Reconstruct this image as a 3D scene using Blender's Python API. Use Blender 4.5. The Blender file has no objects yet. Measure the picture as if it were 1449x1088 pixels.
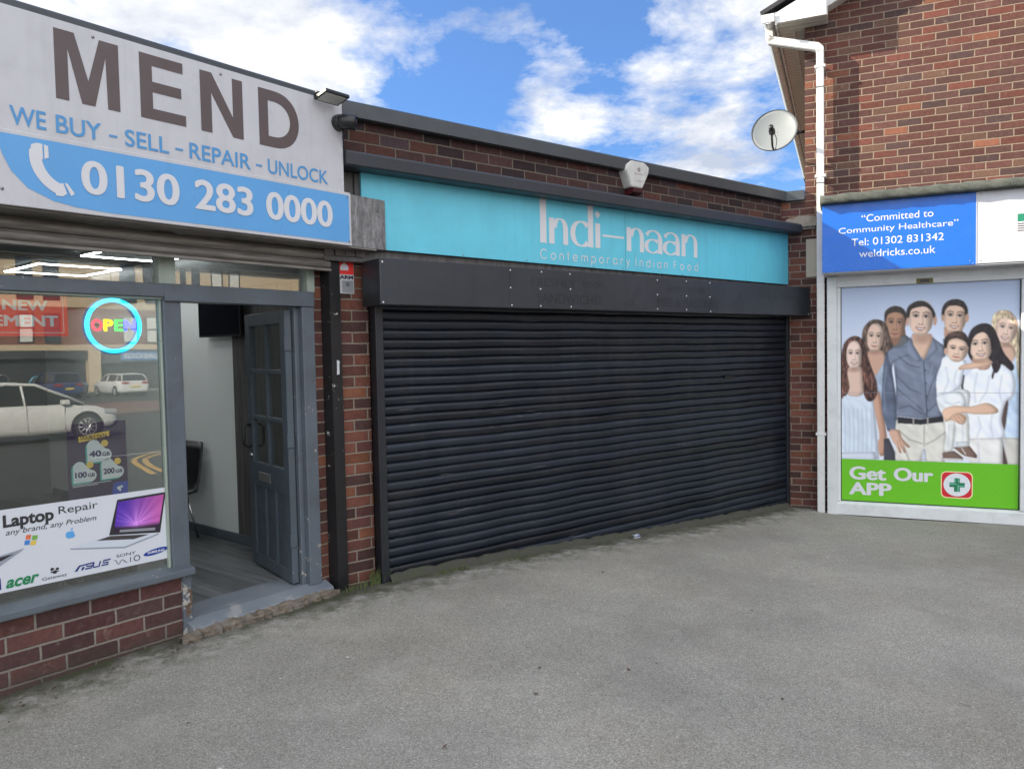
import bpy, bmesh, math, random
import numpy as np
from mathutils import Vector, Matrix
R = math.radians
random.seed(11)
rng = np.random.default_rng(5)
scene = bpy.context.scene
COL = scene.collection

# ------------------------------------------------------------------ camera
cam_d = bpy.data.cameras.new('camera')
cam_d.sensor_fit = 'HORIZONTAL'; cam_d.sensor_width = 36.0
cam_d.lens = 36.0 * 1077.0 / 1449.0
cam_d.clip_start = 0.05; cam_d.clip_end = 2000
cam = bpy.data.objects.new('camera', cam_d); COL.objects.link(cam)
PITCH, ROLL = R(-2.436), R(-1.1426)
_f = Vector((0, math.cos(PITCH), math.sin(PITCH)))
_u0 = Vector((0, -math.sin(PITCH), math.cos(PITCH))); _x0 = Vector((1, 0, 0))
_x = _x0 * math.cos(ROLL) + _u0 * math.sin(ROLL)
_u = -_x0 * math.sin(ROLL) + _u0 * math.cos(ROLL)
_m = Matrix((_x, _u, -_f)).transposed().to_4x4()
_m.translation = Vector((0, 0, 1.58))
cam.matrix_world = _m
scene.camera = cam

# ------------------------------------------------------------------ sun, sky, exposure
SUN_EL = R(27.5)
SUN_DIR = Vector((2.69, -0.095, -1.40)).normalized()       # travel direction of the light
sun_d = bpy.data.lights.new('sun', 'SUN'); sun_d.energy = 3.7; sun_d.angle = R(0.5)
sun_d.color = (1.0, 0.88, 0.72)
sun = bpy.data.objects.new('sun', sun_d); COL.objects.link(sun)
sun.rotation_euler = SUN_DIR.to_track_quat('-Z', 'Y').to_euler()
sun.location = (-30, 2, 20)

world = bpy.data.worlds.new('World'); scene.world = world
world.use_nodes = True
wn, wl = world.node_tree.nodes, world.node_tree.links
wn.clear()
def WN(t, **k):
    n = wn.new(t)
    for a, b in k.items(): setattr(n, a, b)
    return n
sky = WN('ShaderNodeTexSky'); sky.sky_type = 'NISHITA'; sky.sun_disc = False
sky.sun_elevation = SUN_EL
sky.sun_rotation = math.atan2(-SUN_DIR.x, -SUN_DIR.y)      # clockwise from +Y
sky.altitude = 50; sky.air_density = 1.0; sky.dust_density = 0.6; sky.ozone_density = 1.6
wtc = WN('ShaderNodeTexCoord')
def wmath(op, a, b=None, c=None, clamp=False):
    n = WN('ShaderNodeMath', operation=op, use_clamp=clamp)
    for i, v in enumerate((a, b, c)):
        if v is None: continue
        if isinstance(v, (int, float)): n.inputs[i].default_value = v
        else: wl.new(v, n.inputs[i])
    return n.outputs[0]
sep = WN('ShaderNodeSeparateXYZ'); wl.new(wtc.outputs['Generated'], sep.inputs[0])
# project the view direction onto a cloud deck so that clouds flatten towards the horizon
zz = wmath('ADD', wmath('MAXIMUM', sep.outputs[2], 0.0), 0.22)
comb = WN('ShaderNodeCombineXYZ')
wl.new(wmath('DIVIDE', sep.outputs[0], zz), comb.inputs[0])
wl.new(wmath('DIVIDE', sep.outputs[1], zz), comb.inputs[1])
comb.inputs[2].default_value = 3.7
def wnoise(scale, detail, rough, dist, off):
    mp = WN('ShaderNodeMapping'); wl.new(comb.outputs[0], mp.inputs[0]); mp.inputs['Location'].default_value = off
    n = WN('ShaderNodeTexNoise'); wl.new(mp.outputs[0], n.inputs['Vector'])
    n.inputs['Scale'].default_value = scale; n.inputs['Detail'].default_value = detail
    n.inputs['Roughness'].default_value = rough; n.inputs['Distortion'].default_value = dist
    return n.outputs['Fac']
n1 = wnoise(3.0, 11, 0.62, 0.15, (2.3, 1.7, 0))
n2 = wnoise(0.7, 3, 0.5, 0.0, (4.0, 1.2, 0))
# broad cloud banks: (azimuth from +Y, elevation, half-width in degrees, weight); the last, unseen behind the viewer, is added as fill light
BANKS = ((-30, 27, 11, 0.26), (-17, 24, 7, 0.24), (-11, 19, 6, 0.10), (1, 24, 4.5, 0.02), (14, 19.5, 6, 0.17), (18, 25, 3, 0.05), (7, 16.5, 5, 0.14), (3.5, 15.5, 3.5, 0.14),
         (-15.5, 27.5, 2.6, -0.20), (8.5, 25.5, 4, -0.22), (-4.5, 21, 4, -0.16), (-2.5, 17, 3, -0.10), (21, 16, 3, -0.12), (22, 29, 4, -0.15), (172, 38, 60, 0.50))
nrm = WN('ShaderNodeVectorMath', operation='NORMALIZE'); wl.new(wtc.outputs['Generated'], nrm.inputs[0])
acc = wmath('MULTIPLY', wmath('SUBTRACT', n2, 0.5), 0.25)
for az, el, hw, wt in BANKS:
    dn = WN('ShaderNodeVectorMath', operation='DOT_PRODUCT'); wl.new(nrm.outputs[0], dn.inputs[0])
    dn.inputs[1].default_value = (math.sin(R(az)) * math.cos(R(el)), math.cos(R(az)) * math.cos(R(el)), math.sin(R(el)))
    k = WN('ShaderNodeMapRange', interpolation_type='SMOOTHSTEP'); wl.new(dn.outputs['Value'], k.inputs[0])
    k.inputs['From Min'].default_value = math.cos(R(hw * 1.6)); k.inputs['From Max'].default_value = math.cos(R(hw * 0.25))
    acc = wmath('ADD', acc, wmath('MULTIPLY', k.outputs[0], wt))
cl = wmath('ADD', wmath('MULTIPLY_ADD', n1, 1.9, -0.45), acc)
ramp = WN('ShaderNodeValToRGB'); wl.new(cl, ramp.inputs[0])
ramp.color_ramp.elements[0].position = 0.52; ramp.color_ramp.elements[0].color = (0, 0, 0, 1)
ramp.color_ramp.elements[1].position = 0.82; ramp.color_ramp.elements[1].color = (1, 1, 1, 1)
n3 = wnoise(3.4, 7, 0.6, 0.2, (1.0, 7.0, 0))
cramp = WN('ShaderNodeValToRGB'); wl.new(n3, cramp.inputs[0])
cramp.color_ramp.elements[0].position = 0.36; cramp.color_ramp.elements[0].color = (2.2, 2.45, 3.0, 1)
cramp.color_ramp.elements[1].position = 0.60; cramp.color_ramp.elements[1].color = (4.2, 4.2, 4.2, 1)
# unseen clouds behind the viewer are brightened to fill the shaded shop fronts
bk = WN('ShaderNodeMapRange', interpolation_type='SMOOTHSTEP'); wl.new(sep.outputs[1], bk.inputs[0])
bk.inputs['From Min'].default_value = 0.15; bk.inputs['From Max'].default_value = -0.45; bk.inputs['To Min'].default_value = 1.0; bk.inputs['To Max'].default_value = 2.1
cb = WN('ShaderNodeVectorMath', operation='SCALE'); wl.new(cramp.outputs[0], cb.inputs[0]); wl.new(bk.outputs[0], cb.inputs['Scale'])
wmix = WN('ShaderNodeMixRGB'); wl.new(ramp.outputs[0], wmix.inputs[0])
zr = WN('ShaderNodeValToRGB'); wl.new(sep.outputs[2], zr.inputs[0])
for e, (p, c) in zip(zr.color_ramp.elements, ((0.0, (0.34, 0.46, 0.66, 1)), (0.65, (0.60, 0.74, 0.95, 1)))): e.position = p; e.color = c
e = zr.color_ramp.elements.new(0.28); e.color = (0.38, 0.56, 0.82, 1)
sk = WN('ShaderNodeMixRGB', blend_type='MULTIPLY'); sk.inputs[0].default_value = 1.0
wl.new(sky.outputs[0], sk.inputs[1]); wl.new(zr.outputs[0], sk.inputs[2])
wl.new(sk.outputs[0], wmix.inputs[1]); wl.new(cb.outputs[0], wmix.inputs[2])
bg = WN('ShaderNodeBackground'); bg.inputs['Strength'].default_value = 0.10
wl.new(wmix.outputs[0], bg.inputs['Color'])
wo = WN('ShaderNodeOutputWorld'); wl.new(bg.outputs[0], wo.inputs['Surface'])

scene.view_settings.view_transform = 'Standard'; scene.view_settings.look = 'None'
scene.view_settings.gamma = 1.0; scene.view_settings.use_curve_mapping = False
scene.view_settings.exposure = 1.45
scene.render.engine = 'CYCLES'
scene.cycles.max_bounces = 8; scene.cycles.diffuse_bounces = 4; scene.cycles.glossy_bounces = 4
scene.cycles.transparent_max_bounces = 12
scene.cycles.use_denoising = True
scene.cycles.caustics_reflective = False; scene.cycles.caustics_refractive = False

# ------------------------------------------------------------------ frames and builders
class Frame:
    """facade frame: u along the wall to the right, o out of the wall, z up"""
    def __init__(s, origin, az):
        d = Vector((math.sin(az), math.cos(az), 0)); inn = Vector((-d.y, d.x, 0))
        s.M = Matrix((d, inn, Vector((0, 0, 1)))).transposed().to_4x4()
        s.M.translation = Vector(origin); s.d = d; s.inn = inn; s.p = Vector(origin)
    def world(s, u, o, z): return s.p + s.d * u - s.inn * o + Vector((0, 0, z))
FL = Frame((-1.93375, 4.3551, 0), R(39.3))
FI = Frame((-0.88382, 5.25506, 0), R(51.47))
FP = Frame((3.5036, 8.10245, 0), R(180 - 66.2))
BASE = {}
def tag(o, label=None, cat=None, group=None, kind=None):
    if label: o['label'] = label
    if cat: o['category'] = cat
    if group: o['group'] = group
    if kind: o['kind'] = kind
    return o
def thing(name, label, cat, F, base, group=None):
    o = bpy.data.objects.new(name, None); COL.objects.link(o)
    o.empty_display_size = 0.1
    b = Vector((base[0], -base[1], base[2]))
    o.matrix_world = F.M @ Matrix.Translation(b)
    BASE[o.name] = (F, b)
    return tag(o, label, cat, group)
class MB:
    def __init__(s): s.bm = bmesh.new()
    def v(s, u, o, z): return s.bm.verts.new((u, -o, z))
    def face(s, pts):
        try: return s.bm.faces.new([s.v(*p) for p in pts])
        except ValueError: return None
    def box(s, u0, u1, o0, o1, z0, z1, bev=0.0, seg=1):
        b = bmesh.new()
        r = bmesh.ops.create_cube(b, size=1)
        for v in b.verts:
            v.co = ((u0 + u1) / 2 + v.co.x * (u1 - u0), -((o0 + o1) / 2 - v.co.y * (o1 - o0)), (z0 + z1) / 2 + v.co.z * (z1 - z0))
        if bev > 0: bmesh.ops.bevel(b, geom=list(b.edges), offset=bev, segments=seg, affect='EDGES', clamp_overlap=True)
        bmesh.ops.recalc_face_normals(b, faces=b.faces)
        s.join(b); return s
    def join(s, b):
        mp = {}
        for v in b.verts: mp[v] = s.bm.verts.new(v.co)
        for f in b.faces:
            try:
                nf = s.bm.faces.new([mp[v] for v in f.verts]); nf.smooth = f.smooth
            except ValueError: pass
        b.free()
    def prism(s, poly, o0, o1):
        """polygon in (u, z) given thickness from o0 to o1"""
        b = bmesh.new()
        lo = [b.verts.new((p[0], -o0, p[1])) for p in poly]; hi = [b.verts.new((p[0], -o1, p[1])) for p in poly]
        n = len(poly)
        b.faces.new(lo); b.faces.new(hi[::-1])
        for i in range(n): b.faces.new([lo[i], hi[i], hi[(i + 1) % n], lo[(i + 1) % n]])
        bmesh.ops.recalc_face_normals(b, faces=b.faces)
        s.join(b); return s
    def profile(s, prof, u0, u1, smooth=False):
        """closed (o, z) outline swept along u"""
        b = bmesh.new()
        lo = [b.verts.new((u0, -p[0], p[1])) for p in prof]; hi = [b.verts.new((u1, -p[0], p[1])) for p in prof]
        n = len(prof)
        b.faces.new(lo); b.faces.new(hi[::-1])
        for i in range(n):
            f = b.faces.new([lo[i], hi[i], hi[(i + 1) % n], lo[(i + 1) % n]]); f.smooth = smooth
        bmesh.ops.recalc_face_normals(b, faces=b.faces)
        s.join(b); return s
    def side(s, poly, u0, u1): return s.profile(poly, u0, u1)
    def flat(s, poly, o):
        s.face([(p[0], o, p[1]) for p in poly]); return s
    def ring(s, cu, cz, r0, r1, o, n=64, sx=1.0, a0=0, a1=2 * math.pi):
        for i in range(n):
            a, b = a0 + (a1 - a0) * i / n, a0 + (a1 - a0) * (i + 1) / n
            s.face([(cu + sx * r0 * math.cos(a), o, cz + r0 * math.sin(a)), (cu + sx * r1 * math.cos(a), o, cz + r1 * math.sin(a)),
                    (cu + sx * r1 * math.cos(b), o, cz + r1 * math.sin(b)), (cu + sx * r0 * math.cos(b), o, cz + r0 * math.sin(b))])
        return s
    def disc(s, cu, cz, rx, rz, o, n=40, rot=0):
        c, q = math.cos(rot), math.sin(rot)
        s.face([(cu + rx * math.cos(2 * math.pi * i / n) * c - rz * math.sin(2 * math.pi * i / n) * q, o,
                 cz + rx * math.cos(2 * math.pi * i / n) * q + rz * math.sin(2 * math.pi * i / n) * c) for i in range(n)]); return s
    def stroke(s, pts, w, o):
        """flat ribbon of width w along (u, z) points"""
        n = len(pts); L, Rr = [], []
        P = [Vector((p[0], p[1])) for p in pts]
        for i in range(n):
            t = (P[min(i + 1, n - 1)] - P[max(i - 1, 0)])
            t = t.normalized() if t.length > 0 else Vector((1, 0))
            nn = Vector((-t.y, t.x)) * w / 2
            L.append(P[i] + nn); Rr.append(P[i] - nn)
        for i in range(n - 1):
            s.face([(Rr[i].x, o, Rr[i].y), (Rr[i + 1].x, o, Rr[i + 1].y), (L[i + 1].x, o, L[i + 1].y), (L[i].x, o, L[i].y)])
        return s
    def tube(s, pts, r, n=10, cap=True):
        """round bar along (u, o, z) points; r a number or one per point"""
        P = [Vector((p[0], -p[1], p[2])) for p in pts]
        rs = r if isinstance(r, (list, tuple)) else [r] * len(P)
        rings = []; up = None
        for i, p in enumerate(P):
            t = (P[min(i + 1, len(P) - 1)] - P[max(i - 1, 0)]).normalized()
            if up is None or abs(up.dot(t)) > 0.98:
                up = Vector((0, 0, 1)) if abs(t.z) < 0.9 else Vector((1, 0, 0))
            x = t.cross(up).normalized(); y = x.cross(t).normalized(); up = y
            rings.append([s.bm.verts.new(p + x * rs[i] * math.cos(2 * math.pi * k / n) + y * rs[i] * math.sin(2 * math.pi * k / n)) for k in range(n)])
        for a, b in zip(rings, rings[1:]):
            for k in range(n):
                f = s.bm.faces.new([a[k], a[(k + 1) % n], b[(k + 1) % n], b[k]]); f.smooth = True
        if cap:
            s.bm.faces.new(rings[0][::-1]); s.bm.faces.new(rings[-1])
        return s
    def lathe(s, prof, c, axis=(0, 0, 1), n=24):
        """prof: (radius, height) along axis (u, o, z) from centre c"""
        a = Vector((axis[0], -axis[1], axis[2])).normalized()
        x = a.orthogonal().normalized(); y = a.cross(x); c = Vector((c[0], -c[1], c[2])); prev = None
        for r, h in prof:
            ring = [s.bm.verts.new(c + a * h + (x * math.cos(2 * math.pi * k / n) + y * math.sin(2 * math.pi * k / n)) * max(r, 1e-5)) for k in range(n)]
            if prev:
                for k in range(n):
                    f = s.bm.faces.new([prev[k], prev[(k + 1) % n], ring[(k + 1) % n], ring[k]]); f.smooth = True
            prev = ring
        return s
    def build(s, name, mat, parent=None, F=None, base=None, smooth=None):
        me = bpy.data.meshes.new(name)
        bmesh.ops.remove_doubles(s.bm, verts=s.bm.verts, dist=1e-6)
        if parent is not None: F, b = BASE[parent.name]
        else: b = Vector((base[0], -base[1], base[2])) if base else Vector((0, 0, 0))
        for v in s.bm.verts: v.co -= b
        s.bm.to_mesh(me); s.bm.free()
        ms = mat if isinstance(mat, (list, tuple)) else [mat]
        for m in ms: me.materials.append(m)
        if smooth is True:
            for p in me.polygons: p.use_smooth = True
        o = bpy.data.objects.new(name, me); COL.objects.link(o)
        if parent is not None: o.parent = parent
        else: o.matrix_world = F.M @ Matrix.Translation(b)
        BASE[o.name] = (F, b)
        return o
def text(string, u0, u1, z0, z1, o, bold=0.0, shear=0.0, fat=0.0):
    """lettering fitted into the box u0..u1, z0..z1; returns an MB"""
    cu = bpy.data.curves.new('t', 'FONT'); cu.body = string; cu.size = 1; cu.offset = bold; cu.shear = shear
    cu.fill_mode = 'FRONT' if hasattr(cu, 'fill_mode') else 'BOTH'; cu.dimensions = '2D'; cu.resolution_u = 6
    ob = bpy.data.objects.new('t', cu); COL.objects.link(ob)
    dg = bpy.context.evaluated_depsgraph_get(); dg.update()
    me = bpy.data.meshes.new_from_object(ob.evaluated_get(dg))
    bpy.data.objects.remove(ob); bpy.data.curves.remove(cu)
    X = [v.co.x for v in me.vertices]; Y = [v.co.y for v in me.vertices]
    x0, x1, y0, y1 = min(X), max(X), min(Y), max(Y)
    m = MB(); x0 -= fat; x1 += fat; y0 -= fat * .6; y1 += fat * .6
    shifts = [(0, 0)] if fat == 0 else [(fat * math.cos(2 * math.pi * k / 8), fat * .6 * math.sin(2 * math.pi * k / 8)) for k in range(8)] + [(0, 0)]
    for k, (sx, sy) in enumerate(shifts):
        vs = []
        for v in me.vertices:
            a = (v.co.x + sx - x0) / (x1 - x0); b = (v.co.y + sy - y0) / max(1e-6, y1 - y0)
            vs.append(m.v(u0 + a * (u1 - u0), o + .00015 * k, z0 + b * (z1 - z0)))
        for p in me.polygons:
            try: m.bm.faces.new([vs[i] for i in p.vertices])
            except ValueError: pass
    bpy.data.meshes.remove(me)
    return m
def merge(*ms):
    a = ms[0]
    for b in ms[1:]: a.join(b.bm)
    return a
# ------------------------------------------------------------------ materials
def srgb(r, g, b):
    f = lambda c: (c / 12.92 if c <= 0.04045 else ((c + 0.055) / 1.055) ** 2.4)
    return tuple(f(c / 255.0) for c in (r, g, b))
class NT:
    def __init__(s, name):
        s.m = bpy.data.materials.new(name); s.m.use_nodes = True
        s.n, s.l = s.m.node_tree.nodes, s.m.node_tree.links
        s.bsdf = s.n['Principled BSDF']; s.out = s.n['Material Output']
        s.tc = s.n.new('ShaderNodeTexCoord'); s.obj = s.tc.outputs['Object']
    def node(s, t, **k):
        n = s.n.new(t)
        for a, b in k.items(): setattr(n, a, b)
        return n
    def put(s, sock, v):
        if v is None: return
        if hasattr(v, 'is_linked') or hasattr(v, 'links'): s.l.new(v, sock)
        elif isinstance(v, (tuple, list)) and len(v) == 3 and sock.type == 'RGBA': sock.default_value = (*v, 1)
        else: sock.default_value = v
    def math(s, op, a, b=None, c=None, clamp=False):
        n = s.node('ShaderNodeMath', operation=op, use_clamp=clamp)
        for i, v in enumerate((a, b, c)): s.put(n.inputs[i], v)
        return n.outputs[0]
    def map(s, scale=(1, 1, 1), loc=(0, 0, 0), rot=(0, 0, 0), vec=None):
        n = s.node('ShaderNodeMapping'); s.l.new(vec or s.obj, n.inputs[0])
        n.inputs['Scale'].default_value = scale; n.inputs['Location'].default_value = loc; n.inputs['Rotation'].default_value = rot
        return n.outputs[0]
    def noise(s, scale, detail=4, rough=0.55, vec=None, dist=0.0):
        n = s.node('ShaderNodeTexNoise'); s.l.new(vec or s.obj, n.inputs['Vector'])
        n.inputs['Scale'].default_value = scale; n.inputs['Detail'].default_value = detail
        n.inputs['Roughness'].default_value = rough; n.inputs['Distortion'].default_value = dist
        return n.outputs['Fac']
    def ramp(s, fac, *stops, interp='LINEAR'):
        n = s.node('ShaderNodeValToRGB'); s.l.new(fac, n.inputs[0]); cr = n.color_ramp; cr.interpolation = interp
        while len(cr.elements) < len(stops): cr.elements.new(0.5)
        for e, (p, c) in zip(cr.elements, stops):
            e.position = p; e.color = (*c, 1) if isinstance(c, (tuple, list)) else (c, c, c, 1)
        return n.outputs[0]
    def mix(s, fac, a, b, mode='MIX'):
        n = s.node('ShaderNodeMixRGB', blend_type=mode)
        s.put(n.inputs[0], fac); s.put(n.inputs[1], a); s.put(n.inputs[2], b)
        return n.outputs[0]
    def bump(s, h, strength=0.3, dist=0.01, normal=None):
        n = s.node('ShaderNodeBump'); s.l.new(h, n.inputs['Height'])
        n.inputs['Strength'].default_value = strength; n.inputs['Distance'].default_value = dist
        if normal: s.l.new(normal, n.inputs['Normal'])
        return n.outputs[0]
    def set(s, **k):
        names = dict(color='Base Color', rough='Roughness', metal='Metallic', normal='Normal', spec='Specular IOR Level', ecol='Emission Color', estr='Emission Strength', coat='Coat Weight', alpha='Alpha')
        for a, v in k.items(): s.put(s.bsdf.inputs[names[a]], v)
        return s.m
def scale3(c, k): return tuple(min(1.0, x * k) for x in c)
def paint(name, col, rough=0.5, var=0.12, bump=0.15, chips=None, chip_amt=0.0, metal=0.0, grime=0.0, streak=0.0, spec=0.5, fine=90):
    """painted or plain surface with blotches, fine grain and optional chips, grime and rain streaks"""
    t = NT(name)
    a = t.noise(2.3, 5); f = t.noise(fine, 3)
    c = t.mix(t.ramp(a, (0.3, 0), (0.7, 1)), scale3(col, 1 - var), scale3(col, 1 + var))
    if grime > 0:
        g = t.noise(6.0, 7, 0.65)
        c = t.mix(t.math('MULTIPLY', t.ramp(g, (0.48, 0), (0.72, 1)), grime), c, (0.06, 0.055, 0.045))
    if streak > 0:
        sv = t.noise(1.0, 5, 0.6, t.map((17, 17, 0.7)))
        c = t.mix(t.math('MULTIPLY', t.ramp(sv, (0.5, 0), (0.75, 1)), streak), c, scale3(col, 0.45))
    h = f
    if chips:
        k = t.noise(17, 8, 0.7); k2 = t.noise(2.1, 2)
        kk = t.math('ADD', k, t.math('MULTIPLY', t.math('SUBTRACT', k2, 0.5), 0.35))
        msk = t.ramp(kk, (0.70 - chip_amt, 0), (0.715 - chip_amt, 1))
        c = t.mix(msk, c, chips)
        h = t.math('SUBTRACT', f, t.math('MULTIPLY', msk, 2.0))
    r = t.ramp(t.noise(9, 5), (0.3, max(0.05, rough - 0.1)), (0.7, min(1, rough + 0.1)))
    return t.set(color=c, rough=r, metal=metal, spec=spec, normal=t.bump(h, bump, 0.004))
def plain(name, col, rough=0.5, metal=0.0, spec=0.5):
    t = NT(name); n = t.noise(25, 4)
    c = t.mix(n, scale3(col, 0.93), scale3(col, 1.06))
    return t.set(color=c, rough=rough, metal=metal, spec=spec)
def emit(name, col, st):
    t = NT(name)
    return t.set(color=col, ecol=col, estr=st, rough=0.4)
def brick(name, w, h, cols, mortar, mj=0.010, off=(0, 0), stain=0.0, pale=0.0, bump=0.5, splash=False):
    t = NT(name)
    sp = t.node('ShaderNodeSeparateXYZ'); t.l.new(t.obj, sp.inputs[0])
    wob = t.math('MULTIPLY', t.math('SUBTRACT', t.noise(9, 3), 0.5), 0.010)
    wob2 = t.math('MULTIPLY', t.math('SUBTRACT', t.noise(11, 3, vec=t.map(loc=(5, 3, 1))), 0.5), 0.008)
    x = t.math('ADD', t.math('ADD', t.math('ADD', sp.outputs[0], sp.outputs[1]), off[0]), wob)
    z = t.math('ADD', t.math('ADD', sp.outputs[2], off[1]), wob2)
    zr = t.math('DIVIDE', z, h); row = t.math('FLOOR', zr)
    odd = t.math('MULTIPLY', t.math('ABSOLUTE', t.math('MODULO', row, 2.0)), 0.5)
    rj = t.node('ShaderNodeTexWhiteNoise', noise_dimensions='1D'); t.l.new(row, rj.inputs['W'])
    xr = t.math('ADD', t.math('ADD', t.math('DIVIDE', x, w), odd), t.math('MULTIPLY', rj.outputs[0], 0.10))
    colm = t.math('FLOOR', xr)
    fx = t.math('FRACT', xr); fz = t.math('FRACT', zr)
    dx = t.math('MULTIPLY', t.math('MINIMUM', fx, t.math('SUBTRACT', 1.0, fx)), w)
    dz = t.math('MULTIPLY', t.math('MINIMUM', fz, t.math('SUBTRACT', 1.0, fz)), h)
    d = t.math('ADD', t.math('MINIMUM', dx, dz), t.math('MULTIPLY', t.math('SUBTRACT', t.noise(70, 3), 0.5), 0.006))
    mr = t.node('ShaderNodeMapRange', interpolation_type='SMOOTHSTEP'); t.l.new(d, mr.inputs[0])
    mr.inputs['From Min'].default_value = mj / 2 - 0.0015; mr.inputs['From Max'].default_value = mj / 2 + 0.0025
    mask = mr.outputs[0]
    cv = t.node('ShaderNodeCombineXYZ'); t.l.new(colm, cv.inputs[0]); t.l.new(row, cv.inputs[1])
    wn_ = t.node('ShaderNodeTexWhiteNoise', noise_dimensions='3D'); t.l.new(cv.outputs[0], wn_.inputs['Vector'])
    c = t.ramp(wn_.outputs[0], *cols, interp='CONSTANT')
    sc = t.node('ShaderNodeSeparateColor'); t.l.new(wn_.outputs[1], sc.inputs[0])
    c = t.mix(1.0, c, t.ramp(sc.outputs[1], (0, 0.80), (1, 1.18)), 'MULTIPLY')
    c = t.mix(1.0, c, t.ramp(t.noise(30, 6, 0.65), (0.25, 0.72), (0.75, 1.25)), 'MULTIPLY')
    if pale > 0:
        c = t.mix(t.math('MULTIPLY', t.ramp(t.noise(13, 5, 0.7), (0.58, 0), (0.8, 1)), pale), c, (0.55, 0.48, 0.42))
    mc = t.mix(t.noise(40, 4), scale3(mortar, 0.7), scale3(mortar, 1.2))
    c = t.mix(mask, mc, c)
    if stain > 0:
        c = t.mix(t.math('MULTIPLY', t.ramp(t.noise(1.6, 5, 0.6), (0.45, 0), (0.75, 1)), stain), c, (0.035, 0.03, 0.03))
    if splash:
        sd = t.math('ADD', sp.outputs[2], t.math('MULTIPLY', t.math('SUBTRACT', t.noise(7, 6, 0.7), 0.5), 0.16))
        c = t.mix(t.math('MULTIPLY', t.ramp(t.math('ADD', sd, 0.2), (0.14, 1), (0.30, 0)), 0.75), c, (0.055, 0.050, 0.036))
    hh = t.math('ADD', t.math('MULTIPLY', mask, 1.0), t.math('MULTIPLY', t.noise(160, 4, 0.7), 0.35))
    return t.set(color=c, rough=t.ramp(t.noise(50, 3), (0.3, 0.72), (0.7, 0.95)), spec=0.3, normal=t.bump(hh, bump * 1.5, 0.008))
def glass(name, refl=1.0, tint=(0.92, 0.95, 0.93), ior=1.9, dirt=0.0):
    t = NT(name); t.n.remove(t.bsdf)
    tr = t.node('ShaderNodeBsdfTransparent'); tr.inputs[0].default_value = (*tint, 1)
    gl = t.node('ShaderNodeBsdfGlossy'); gl.inputs['Roughness'].default_value = 0.004
    gl.inputs[0].default_value = (refl, refl, refl, 1)
    t.l.new(t.bump(t.noise(2.2, 2, 0.5), 0.015, 0.02), gl.inputs['Normal'])
    ge = t.node('ShaderNodeNewGeometry'); dt = t.node('ShaderNodeVectorMath', operation='DOT_PRODUCT')
    t.l.new(ge.outputs['Incoming'], dt.inputs[0]); t.l.new(ge.outputs['Normal'], dt.inputs[1])
    cs = t.math('ABSOLUTE', dt.outputs['Value']); f0 = ((ior - 1) / (ior + 1)) ** 2
    fr = t.math('ADD', f0, t.math('MULTIPLY', t.math('POWER', t.math('SUBTRACT', 1.0, cs), 5.0), 1 - f0))
    mx = t.node('ShaderNodeMixShader'); t.l.new(fr, mx.inputs[0]); t.l.new(tr.outputs[0], mx.inputs[1]); t.l.new(gl.outputs[0], mx.inputs[2])
    res = mx.outputs[0]
    if dirt > 0:
        df = t.node('ShaderNodeBsdfDiffuse'); df.inputs[0].default_value = (0.5, 0.5, 0.48, 1)
        m2 = t.node('ShaderNodeMixShader')
        t.l.new(t.math('MULTIPLY', t.ramp(t.noise(1.0, 6, 0.6, t.map((14, 14, 1.4))), (0.4, 0.15), (0.8, 1.0)), dirt), m2.inputs[0])
        t.l.new(res, m2.inputs[1]); t.l.new(df.outputs[0], m2.inputs[2]); res = m2.outputs[0]
    t.l.new(res, t.out.inputs['Surface'])
    return t.m
def vcol(name, rough=0.45, k=1.0):
    t = NT(name); a = t.node('ShaderNodeAttribute', attribute_name='print'); 
    return t.set(color=t.mix(1.0, a.outputs['Color'], (k, k, k), 'MULTIPLY'), rough=rough, spec=0.35)

DARKBR = (0.036, 0.024, 0.025); BROWN = (0.066, 0.034, 0.030); RED = (0.105, 0.043, 0.033); ORANGE = (0.19, 0.075, 0.042)
PURP = (0.062, 0.040, 0.044)
M = {}
M['brick_parapet'] = brick('parapet brick', 0.235, 0.0775, ((0, BROWN), (0.3, DARKBR), (0.5, PURP), (0.68, BROWN), (0.84, RED), (0.95, (0.13, 0.045, 0.03))), (0.17, 0.14, 0.11), stain=0.4)
M['brick_pier'] = brick('pier brick', 0.225, 0.0755, ((0, RED), (0.3, BROWN), (0.5, (0.17, 0.065, 0.045)), (0.75, (0.11, 0.045, 0.04)), (0.9, ORANGE)), (0.26, 0.21, 0.165), stain=0.2, off=(0.05, 0))
M['brick_stall'] = brick('stall riser brick', 0.26, 0.083, ((0, (0.105, 0.046, 0.043)), (0.35, (0.085, 0.043, 0.043)), (0.6, (0.125, 0.055, 0.048)), (0.85, (0.10, 0.057, 0.052))), (0.27, 0.235, 0.20), mj=0.011, stain=0.3, pale=0.3, off=(0.09, 0.012), splash=True)
M['brick_upper'] = brick('upper brick', 0.226, 0.0745, ((0, RED), (0.22, (0.12, 0.052, 0.042)), (0.42, (0.088, 0.043, 0.036)), (0.56, (0.080, 0.046, 0.043)), (0.66, (0.105, 0.046, 0.039)), (0.80, (0.135, 0.072, 0.050)), (0.90, (0.15, 0.052, 0.038)), (0.97, (0.22, 0.085, 0.05))), (0.29, 0.22, 0.16), stain=0.22, pale=0.2, off=(0.02, 0.03))
M['grey_blue'] = paint('blue grey gloss paint', (0.105, 0.127, 0.150), 0.42, chips=(0.45, 0.45, 0.42), chip_amt=0.015, grime=0.35)
M['grey_blue_worn'] = paint('worn blue grey paint', (0.105, 0.127, 0.150), 0.5, chips=(0.40, 0.36, 0.31), chip_amt=0.055, grime=0.3)
M['door_blue'] = paint('door paint', (0.070, 0.092, 0.112), 0.4, chips=(0.4, 0.4, 0.38), chip_amt=0.0, grime=0.35)
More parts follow.
